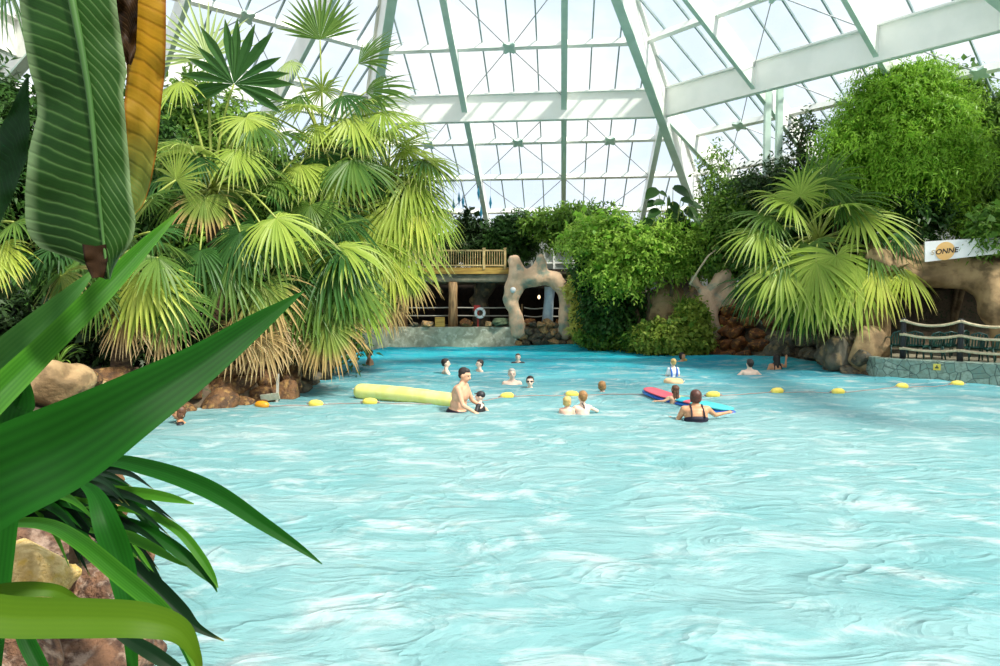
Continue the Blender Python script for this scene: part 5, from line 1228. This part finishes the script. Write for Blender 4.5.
# ------------------------------------------------------------------ bathers
def person(label, px, pyw, pytop, face, h, sk, hair, hairstyle='short', lean=0.0, look=0.0, nod=0.0, arms=None, legs='stand', child=False, suit=None, suitm='navy', goggles=False, cap=None, group=None, vox=None, trunks=None, name='person', wide=1.0):
    """px: image column of the head; pyw: row of the waterline; pytop: row of the top of the head; face: heading, 0 = image right, 90 = away"""
    w = W(px, pyw); Y = w.y; e = (pyw-pytop)*S(Y); h = h*1.17
    k = 1.24 if child else 1.10
    hu = h*k                                    # head unit scale
    fr = math.radians(face); ex = V((math.cos(fr), math.sin(fr), 0)); ey = V((-math.sin(fr), math.cos(fr), 0)); ez = V((0, 0, 1))
    B = Matrix((ex, ey, ez)).transposed()
    # local joints
    sl, cl = math.sin(lean), math.cos(lean)
    pel = V((0, 0, .51*h)); tdir = V((sl, 0, cl)); nb = pel+tdir*(.305*h)
    hd_dir = V((math.sin(lean*.5+nod*.6), 0, math.cos(lean*.5+nod*.6))); hc = nb+hd_dir*(.100*hu)
    top = hc.z+.068*hu
    off = e-top                                 # feet height in the world, top of head at e above the water
    head_off = B @ V((hc.x, 0, 0))
    base = V((w.x-head_off.x, w.y-head_off.y, off))
    T = lambda q: base+B @ V(q)
    LR = Matrix.Rotation(look, 3, 'Z') @ Matrix.Rotation(nod, 3, 'Y'); RH = B @ LR
    lean_R = B @ Matrix.Rotation(lean, 3, 'Y')
    mb = MB(); s = h/1.75; wd = (.92 if child else 1.0)*wide
    # torso
    def tors(m, g=1.0, gz_=1.0):
        g = g*(1+(wide-1)*.9)
        m.ell(T(pel+tdir*.01*h), (.090*h*g, .10*h*wd, .075*h), lean_R)
        m.ell(T(pel+tdir*.10*h), (.072*h*g, .090*h*wd, .10*h), lean_R)
        m.ell(T(pel+tdir*.205*h), (.078*h*g, .104*h*wd, .105*h), lean_R)
        m.ell(T(pel+tdir*.255*h+V((-.005*h, 0, 0))), (.066*h*g, .114*h*wd, .060*h), lean_R)
    tors(mb)
    sh = [nb+tdir*(-.022*h)+V((0, sy*.105*h*wd, 0)) for sy in (1, -1)]
    mb.cap(T(sh[0]), T(sh[1]), .038*h, .038*h)
    mb.cap(T(nb-tdir*.03*h), T(nb+hd_dir*.05*hu), .040*h, .033*h)
    mb.cap(T(sh[0]+V((0, -.02*h, .002*h))), T(nb+tdir*.022*h), .026*h, .03*h); mb.cap(T(sh[1]+V((0, .02*h, .002*h))), T(nb+tdir*.022*h), .026*h, .03*h)
    # head
    HP_ = lambda q: T(hc)+RH @ (V(q)*hu)
    mb.ell(HP_((-.008, 0, .012)), (.056*hu, .046*hu, .056*hu), RH); mb.ell(HP_((.012, 0, -.022)), (.040*hu, .037*hu, .044*hu), RH)
    mb.ell(HP_((.030, 0, -.050)), (.016*hu, .017*hu, .014*hu), RH)                                     # chin
    mb.cap(HP_((.047, 0, .008)), HP_((.060, 0, -.014)), .007*hu, .011*hu)                               # nose
    mb.ell(HP_((.047, 0, -.034)), (.008*hu, .015*hu, .006*hu), RH)                                      # mouth
    mb.ell(HP_((.045, 0, .018)), (.010*hu, .033*hu, .008*hu), RH)                                       # brow
    for sy in (1, -1): mb.ell(HP_((-.006, sy*.047, -.006)), (.014*hu, .007*hu, .018*hu), RH)            # ears
    # legs
    for sy in (1, -1):
        hip = V((0, sy*.055*h, .49*h))
        if legs == 'stand': kn, an = V((.015*h, sy*.06*h, .27*h)), V((-.005*h, sy*.06*h, .045*h))
        elif legs == 'crouch': kn, an = V((.17*h, sy*.08*h, .36*h)), V((.03*h, sy*.07*h, .17*h))
        else: kn, an = V((-.16*h, sy*.05*h, .36*h)), V((-.36*h, sy*.05*h, .30*h))
        mb.cap(T(hip), T(kn), .062*h*wd, .036*h); mb.cap(T(kn), T(kn.lerp(an, .35)), .036*h, .037*h); mb.cap(T(kn.lerp(an, .35)), T(an), .037*h, .021*h)
        fd = V((1, 0, -.1)) if legs != 'swim' else V((-.5, 0, -.8))
        mb.cap(T(an+V((0, 0, -.01*h))), T(an+fd.normalized()*.095*h+V((0, 0, -.022*h))), .023*h, .016*h)
    # arms and hands
    for i, sy in enumerate((1, -1)):
        a = (arms or {}).get('LR'[i], ((.02, sy*.05, -.17), (.10, sy*.02, -.08)))
        el = sh[i]+V(a[0])*h; wr = el+V(a[1])*h
        mb.cap(T(sh[i]), T(el), .030*h*wd, .023*h); mb.cap(T(el), T(wr), .024*h, .0155*h)
        hd = (wr-el).normalized(); sd = hd.cross(V((0, 0, 1))); sd = sd.normalized() if sd.length > .01 else V((0, 1, 0)); nrm = sd.cross(hd)
        pm = wr+hd*.035*h
        mb.cap(T(wr), T(pm), .015*h, .019*h)
        for j, (o_, ln) in enumerate(((-.017, .040), (-.006, .047), (.006, .045), (.016, .036))):
            r0 = pm+sd*o_*h+hd*.006*h; m1 = r0+hd*ln*.55*h-nrm*.002*h; m2 = m1+hd*ln*.42*h-nrm*.012*h
            mb.cap(T(r0), T(m1), .0056*h, .0053*h, 8); mb.cap(T(m1), T(m2), .0053*h, .0046*h, 8)
        tb = wr+hd*.012*h+sd*(-sy)*.014*h; mb.cap(T(tb), T(tb+hd*.025*h+sd*(-sy)*.022*h-nrm*.01*h), .0068*h, .0055*h, 8)
    vx = vox or (.0125 if Y < 16 else .016)
    rm = remesh(mb, vx*max(.7, s), 3, .5)
    body = rm.build(name, M[sk], org=base, smooth=True); tag(body, label, 'person', group)
    # hair, eyes, clothing as children of the body
    def child_(m, nm, mt, vo=.014, sm=2, ns=None):
        q = remesh(m, vo*max(.7, s), sm, .5, ns=ns, seed=int(px)) if vo else m
        return q.build(nm, M[mt], body, org=base, smooth=True)
    if hair:
        m = MB(); up = .0
        m.ell(HP_((-.019, 0, .021)), (.054*hu, .0505*hu, .052*hu), RH); m.ell(HP_((-.002, 0, .047)), (.044*hu, .041*hu, .024*hu), RH)
        m.ell(HP_((-.034, 0, -.006)), (.030*hu, .041*hu, .040*hu), RH)
        if hairstyle in ('bob', 'long', 'wet'):
            m.ell(HP_((-.024, 0, -.016)), (.040*hu, .056*hu, .050*hu), RH); m.ell(HP_((-.02, 0, .02)), (.056*hu, .056*hu, .056*hu), RH)
            for sy in (1, -1): m.ell(HP_((-.004, sy*.044, -.012)), (.022*hu, .010*hu, .045*hu), RH)
        if hairstyle in ('long', 'wet'):
            m.cap(HP_((-.044, 0, -.02)), T(nb+V((-.055*h, 0, -.05*h))), .034*hu, .022*hu)
            for sy in (1, -1): m.cap(HP_((-.03, sy*.03, -.02)), T(nb+V((-.045*h, sy*.05*h, -.04*h))), .022*hu, .014*hu)
        if hairstyle == 'bun': m.ell(HP_((-.062, 0, .03)), .026*hu)
        if hairstyle == 'tail': m.cap(HP_((-.06, 0, .012)), HP_((-.085, 0, -.05)), .017*hu, .009*hu)
        child_(m, 'hair', hair, .012, 1, ns=((.006, 26), (.003, 60)))
    for sy in (1, -1):
        m = MB(); m.ell(HP_((.0455, sy*.0175, .004)), (.0045*hu, .008*hu, .0052*hu), RH, 10, 8); child_(m, 'eye', 'eye', 0)
    if goggles:
        m = MB()
        for sy in (1, -1): m.ell(HP_((.050, sy*.0185, .004)), (.008*hu, .016*hu, .012*hu), RH)
        m.lathe(T(hc)+RH @ V((-.006*hu, 0, .006*hu)), [(.057*hu, -.006*hu), (.0585*hu, 0), (.057*hu, .006*hu), (.054*hu, 0), (.057*hu, -.006*hu)], 20, RH @ Matrix.Scale(.9, 3, V((0, 1, 0)))); child_(m, 'goggles', 'black', 0)
    if cap:
        m = MB(); m.ell(HP_((-.008, 0, .024)), (.061*hu, .053*hu, .052*hu), RH); m.ell(HP_((.055, 0, .03)), (.035*hu, .036*hu, .006*hu), RH); child_(m, 'cap', cap, .012, 2)
    if suit:
        m = MB()
        gw = (1+(wide-1)*.9)*1.02
        m.ell(T(pel+tdir*.01*h), (.096*h*gw, .106*h*wd, .08*h), lean_R); m.ell(T(pel+tdir*.10*h), (.079*h*gw, .097*h*wd, .10*h), lean_R)
        if suit == 'swimsuit': m.ell(T(pel+tdir*.172*h), (.086*h*gw, .110*h*wd, .055*h), lean_R)
        if suit == 'shirt':
            m.ell(T(pel+tdir*.205*h), (.085*h*gw, .111*h*wd, .11*h), lean_R); m.cap(T(sh[0]), T(sh[1]), .043*h, .043*h)
            for i, sy in enumerate((1, -1)):
                a = (arms or {}).get('LR'[i], ((.02, sy*.05, -.17), (.10, sy*.02, -.08))); m.cap(T(sh[i]), T(sh[i].lerp(sh[i]+V(a[0])*h, .6)), .037*h, .034*h)
        so_ = child_(m, suit, suitm, .014, 3)
        if suit == 'swimsuit':
            for sy in (1, -1):
                m = MB(); m.tube([T(pel+tdir*.2*h+V((-.082*h*gw, sy*.07*h, 0))), T(pel+tdir*.255*h+V((-.078*h*gw, sy*.066*h, 0))), T(nb+V((-.05*h*gw, sy*.062*h, .0))), T(nb+V((-.015*h, sy*.062*h, .028*h))), T(nb+V((.03*h, sy*.062*h, -.01*h))), T(pel+tdir*.22*h+V((.074*h, sy*.06*h, 0)))], .0085*h, 8); m.build('strap', M[suitm], so_, org=base, smooth=True)
    if trunks:
        m = MB(); m.ell(T(pel+tdir*.0*h), (.096*h*(1+(wide-1)*.9), .107*h*wd, .08*h), lean_R)
        for sy in (1, -1): m.cap(T((0, sy*.055*h, .47*h)), T((.01*h, sy*.06*h, .34*h)), .069*h, .06*h)
        child_(m, 'swim_shorts', trunks, .014, 3)
    return body, base, T, HP_
A_down = None
fwd = {'L': ((.10, .01, -.13), (.13, -.03, -.04)), 'R': ((.10, -.01, -.13), (.13, .03, -.04))}
man, mbase, mT, mH = person('bare-backed man with short dark hair standing waist-deep beside the yellow tube', 465, 411, 367.5, -14, 1.80, 'skin', 'hair_dark', lean=.2, nod=.3, look=-.1, arms={'L': ((.07, .02, -.16), (.13, -.02, -.07)), 'R': ((.06, -.03, -.165), (.13, .0, -.07))}, trunks='navy', wide=1.22)
person('child in a dark peaked cap held in the arms of the bare-backed man', 480, 411.5, 391, 165, 1.15, 'skin_pale', None, lean=.1, look=.2, nod=-.15, arms={'L': ((.02, .09, -.12), (.1, -.02, -.03)), 'R': ((.05, -.06, -.12), (.1, .0, -.02))}, legs='crouch', child=True, cap='black', suit='shirt', suitm='black')
person('man with short dark hair shoulder-deep near the back wall, facing right', 446, 373.5, 358.5, 10, 1.76, 'skin_pale', 'hair_dark', arms={'L': ((.10, .06, -.10), (.14, .0, .03)), 'R': ((.09, -.06, -.12), (.14, .0, .03))}, legs='stand')
person('bather with just a pale face and dark hair above water, right of the shoulder-deep man', 479.5, 371, 359.5, -160, 1.65, 'skin_pale', 'hair_dark', legs='crouch')
person('bather in a dark top, farthest back near the cobble wall', 518, 363.5, 353.5, -90, 1.6, 'skin_pale', 'hair_brown', suit='shirt', suitm='black', legs='crouch')
person('pale broad-shouldered bather with light hair, hands together at the chest', 512, 384, 368.5, -85, 1.78, 'skin_pale', 'hair_grey', arms={'L': ((.07, .09, -.14), (.07, -.15, .03)), 'R': ((.07, -.09, -.14), (.07, .15, .03))}, legs='crouch')
person('dark-haired bather wearing black goggles, only head and shoulders above water', 530, 387.5, 376, -95, 1.5, 'skin_pale', 'hair_dark', goggles=True, legs='crouch', child=True)
person('child with wet light brown hair seen from behind, alone in the middle of the pool', 602.5, 391, 381, 55, 1.3, 'skin_pink', 'hair_light', 'bob', legs='swim', child=True)
person('small child with light reddish hair and pink shoulders, left one of a pair of children', 567, 414.5, 396, 85, 1.1, 'skin_pink', 'hair_blonde', 'bob', legs='crouch', child=True)
bd, bb2, bT, bH = person('child with short light brown hair and black neck strap, right of the reddish-haired child', 582.5, 414, 390.5, 100, 1.35, 'skin_pale', 'hair_light', arms={'L': ((.05, .12, -.08), (.14, .02, -.02)), 'R': ((.06, -.13, -.06), (.13, -.03, -.02))}, legs='crouch', child=True)
nk = MB(); q0 = bH((-.045, -.0, -.055)); nk.tube([bH((-.036, .016, -.066)), bH((-.048, .0, -.085)), bH((-.052, -.006, -.12))], [.012, .018, .014], 8); nk.build('neck_strap', M['black'], bd, org=bb2, smooth=True)
person('bather with dark hair at the far right bank, a yellow float before the chin', 682.5, 362, 352.5, -60, 1.6, 'skin_tan', 'hair_dark', 'bob', legs='crouch')
bl, blb, blT, blH = person('blonde child in a white top with blue straps, standing behind the peach swim ring', 673, 376, 358.5, 95, 1.25, 'skin_pale', 'hair_blonde', 'bun', suit='shirt', suitm='white_plastic', legs='stand', child=True)
for sy in (1, -1):
    m_ = MB(); hh_ = 1.25*1.17; m_.tube([blT(V((-.085, sy*.055, .60))*hh_), blT(V((-.092, sy*.06, .70))*hh_), blT(V((-.08, sy*.068, .78))*hh_), blT(V((-.02, sy*.07, .835))*hh_)], [.022, .026, .026, .02], 8); m_.build('strap', M['mat_blue'], bl, org=blb, smooth=True)
person('girl with long brown hair leaning on the colourful floating mat', 674.5, 403, 385, 120, 1.1, 'skin', 'hair_brown', 'long', arms={'L': ((.08, .10, -.06), (.10, .08, -.01)), 'R': ((.1, -.05, -.08), (.14, .0, .0))}, legs='swim', child=True)
wm, wb_, wT, wH = person('woman in a dark purple swimsuit seen from behind, leaning on the floating mat', 695, 419.5, 389.5, 88, 1.62, 'skin_tan', 'hair_auburn', 'bob', wide=1.2, lean=.25, nod=.05, arms={'L': ((.05, .07, -.16), (.14, .02, .02)), 'R': ((.09, -.11, -.08), (.06, -.15, .02))}, legs='crouch', suit='swimsuit', suitm='navy')
person('dark-haired man with pale shoulders seen from behind, in front of the right palm', 749.5, 375, 359, 92, 1.78, 'skin_pale', 'hair_dark', arms={'L': ((.0, .13, -.10), (.08, .08, -.06)), 'R': ((.0, -.13, -.10), (.08, -.08, -.06))}, legs='crouch')
person('woman with long dark wet hair in front of the rocks under the right palm', 776, 369.5, 354, 95, 1.66, 'skin_tan', 'hair_dark', 'wet', arms={'L': ((.02, .07, -.15), (.1, .0, .04)), 'R': ((.05, -.10, -.03), (.02, -.02, .14))}, legs='crouch', suit='swimsuit', suitm='navy')
person('bather half hidden behind the hanging brown fronds at the left bank', 369, 364.5, 349.5, -160, 1.66, 'skin_tan', 'hair_brown', lean=.1, legs='crouch')
person('swimmer with brown hair at the left bank beside the tip of the broad dark blade', 179, 423, 406, 205, 1.5, 'skin_tan', 'hair_brown', 'bob', lean=.2, legs='swim', suit='shirt', suitm='black', arms={'L': ((.04, .05, -.14), (.12, .02, -.05)), 'R': ((.05, -.06, -.14), (.12, -.02, -.05))})
# peach swim ring
c = W(673.5, 382.5); c = V((c.x, c.y, .02))
def torus(mb, c, R_, r_, n=36, k=14, ax=(1, 1)):
    vs = []; fs = []
    for i in range(n):
        a = 2*PI*i/n
        for j in range(k):
            b = 2*PI*j/k; q = R_+r_*math.cos(b); vs.append(c+V((q*math.cos(a)*ax[0], q*math.sin(a)*ax[1], r_*math.sin(b))))
    for i in range(n):
        for j in range(k): fs.append((i*k+j, ((i+1) % n)*k+j, ((i+1) % n)*k+(j+1) % k, i*k+(j+1) % k))
    return mb.add(vs, fs)
M['peach'] = mat('peach', srgb(238, 196, 150), srgb(228, 180, 132), rough=.5)
sr = thing('swim_ring', tuple(c), 'pale peach coloured swim ring floating in front of the blonde child', 'swim ring')
mb = MB(); torus(mb, c, .19, .10, ax=(1.0, 1.0)); rg_ = mb.build('ring', M['peach'], sr, smooth=True)
mb = MB(); mb.cap(c+V((.27, -.1, .02)), c+V((.30, -.12, .04)), .014, .012); mb.build('valve', M['white_plastic'], sr, smooth=True)
# ------------------------------------------------------------------ floating mat, tube, float line
def matmat():
    m, nt, out = nodes('mat_bands'); v = coord(nt, 'Object'); sp = nt.nodes.new('ShaderNodeSeparateXYZ'); nt.links.new(v, sp.inputs[0])
    cr = nt.nodes.new('ShaderNodeValToRGB'); mr = nt.nodes.new('ShaderNodeMapRange'); mr.inputs[1].default_value = -.95; mr.inputs[2].default_value = .95; nt.links.new(sp.outputs[0], mr.inputs[0]); nt.links.new(mr.outputs[0], cr.inputs[0])
    cr.color_ramp.interpolation = 'CONSTANT'; e = cr.color_ramp.elements; e[0].position = 0; e[0].color = c4(srgb(226, 92, 108)); e[1].position = .30; e[1].color = c4(srgb(176, 204, 150))
    for p_, c_ in ((.42, srgb(60, 180, 196)), (.62, srgb(226, 92, 108)), (.74, srgb(80, 196, 196))): q = e.new(p_); q.color = c4(c_)
    b = N(nt, 'ShaderNodeBsdfPrincipled', Roughness=.4); nt.links.new(cr.outputs[0], b.inputs['Base Color']); nt.links.new(b.outputs[0], out.inputs[0]); return m
M['mat_bands'] = matmat()
a, b = W(646, 395), W(732, 413); a.z = b.z = .06; ctr = (a+b)/2; dm = (b-a); Lm = dm.length; ang = math.atan2(dm.y, dm.x)
fm = thing('floating_mat', tuple(ctr), 'long pink, green and turquoise floating mat with a blue rim', 'floating mat', rz=ang)
mb = MB(); rows = []
def matrow(x, wd_, z, k=13): return [V((x, wd_*(-1+2*j/(k-1)), z(x, -1+2*j/(k-1)))) for j in range(k)]
hw = .27
def zz(x, u): return .09+.09*abs(x/(Lm/2))**2*(1.25 if x < 0 else -.2)
for dz, nm, mt_ in ((.045, 'top', 'mat_bands'), (-.03, 'rim', 'mat_blue')):
    mb = MB(); rows = []
    for i in range(29):
        x = -Lm/2+Lm*i/28; u = abs(2*i/28-1); w_ = hw*(1-u**7)**.5+.004; r = []
        for j in range(16):
            an = 2*PI*j/16; g_ = 1.0 if dz > 0 else 1.03
            r.append(V((x*g_, w_*g_*math.cos(an), zz(x, 0)+dz+(.045 if dz > 0 else .06)*math.sin(an)*min(1, w_/hw*1.3))))
        rows.append(r+[r[0]])
    mb.grid(rows); o = mb.build(nm, M[mt_], fm, org=V((0, 0, 0)), smooth=True); 
fm.location.z = -.05
tb = thing('inflatable_tube', tuple(V((W(400, 398).x, W(400, 398).y, .12))), 'long pale yellow inflatable tube floating left of the bare-backed man', 'tube')
ta, tb_ = W(361, 398), W(450, 408); mb = MB(); r0 = .20; pts = []; rr = []
ca, cb_ = V((ta.x, ta.y+.1, .15)), V((tb_.x, tb_.y+.42, .10)); dv = (cb_-ca).normalized()
for k_ in range(7): t = k_/6; pts.append(ca-dv*r0*(math.cos(t*PI/2))); rr.append(max(.01, r0*math.sin(t*PI/2)**.8))
for i in range(1, 15): pts.append(ca.lerp(cb_, i/15)+V((0, 0, .03*math.sin(PI*i/15)))); rr.append(r0*(1+.02*math.sin(i*1.9)-.1*i/15))
for k_ in range(7): t = 1-k_/6; pts.append(cb_+dv*r0*(math.cos(t*PI/2))); rr.append(max(.01, .9*r0*math.sin(t*PI/2)**.8))
M['tube_yellow'] = mat('tube_yellow', srgb(238, 234, 146), srgb(230, 226, 124), rough=.4, spec=.3)
mb.tube(pts, rr, 28); mb.build('body', M['tube_yellow'], tb, smooth=True)
mb = MB(); mb.tube([pts[2]-dv*.02+V((0, -.08, .05)), pts[2]-dv*.09+V((0, -.1, .06))], .018, 8); mb.build('valve', M['white_plastic'], tb, smooth=True)
FL = [(262, 405.5, 'float_orange', 'orange float beside the small notice board at the left bank'), (316, 405, 'float_yellow', 'yellow float between the left bank and the yellow tube'), (370, 405, 'float_yellow', 'yellow float just in front of the left end of the yellow tube'), (444, 404.5, 'float_yellow', 'yellow float at the back of the bare-backed man'),
      (507, 397.5, 'float_yellow', 'pale yellow float right of the capped child'), (572, 394.5, 'float_yellow', 'yellow float behind the small reddish-haired child'), (713, 396, 'float_yellow', 'yellow float above the far end of the colourful mat'),
      (777, 393, 'float_yellow', 'yellow float on the right half of the pool, first right of the colourful mat'), (838, 393, 'float_yellow', 'pale yellow float between the other two floats on the right'), (902, 388, 'float_yellow', 'yellow float in front of the left part of the stone-clad wall'), (957, 385, 'float_yellow', 'yellow float at the foot of the stone-clad wall, rightmost of all'), (684, 361.5, 'float_yellow', 'small yellow float in front of the bather at the far right bank')]
f0 = None
def make_float(loc, m, lb_):
    r = thing('float', (0, 0, 0), lb_, 'float', 'floats of the lane line')
    mb = MB(); mb.lathe(V((0, 0, .03)), [(.02, -.2), (.055, -.19), (.10, -.12), (.115, 0), (.10, .12), (.055, .19), (.02, .2)], 18, Matrix.Rotation(PI/2, 3, 'Y')); mb.build('shell', M[m], r, smooth=True)
    mb = MB(); mb.tube([V((-.26, 0, .03)), V((.26, 0, .03))], .018, 8); mb.build('sleeve', M['line_rope'], r, smooth=True)
    r.location = loc; r.scale = (.86, .86, .86); return r
prot = {}
lp = []
for (x, y, m, lb_) in FL:
    p = W(x, y); loc = V((p.x, p.y, waterz(p.x, p.y)+.01)); 
    if y > 370: lp.append((x, loc))
    if m not in prot: prot[m] = make_float(loc, m, lb_); f = prot[m]
    else: f = dup(prot[m], loc, 0, .86, label=lb_)
    f.rotation_euler = (rs.uniform(-.15, .15), rs.uniform(-.08, .08), rs.uniform(-.2, .2))
    if y < 370: f.scale = (.6, .6, .6)
lp.sort(key=lambda q: q[0]); mb = MB(); pts = []
for i in range(len(lp)-1):
    a, b = lp[i][1], lp[i+1][1]
    for k_ in range(24): q = a.lerp(b, k_/24); pts.append(V((q.x, q.y, waterz(q.x, q.y)+.012)))
mb.tube(pts, .010, 6); o = mb.build('float_line', M['line_rope'], org=lp[0][1], smooth=True); tag(o, 'thin rope carrying the yellow floats across the pool', 'rope')
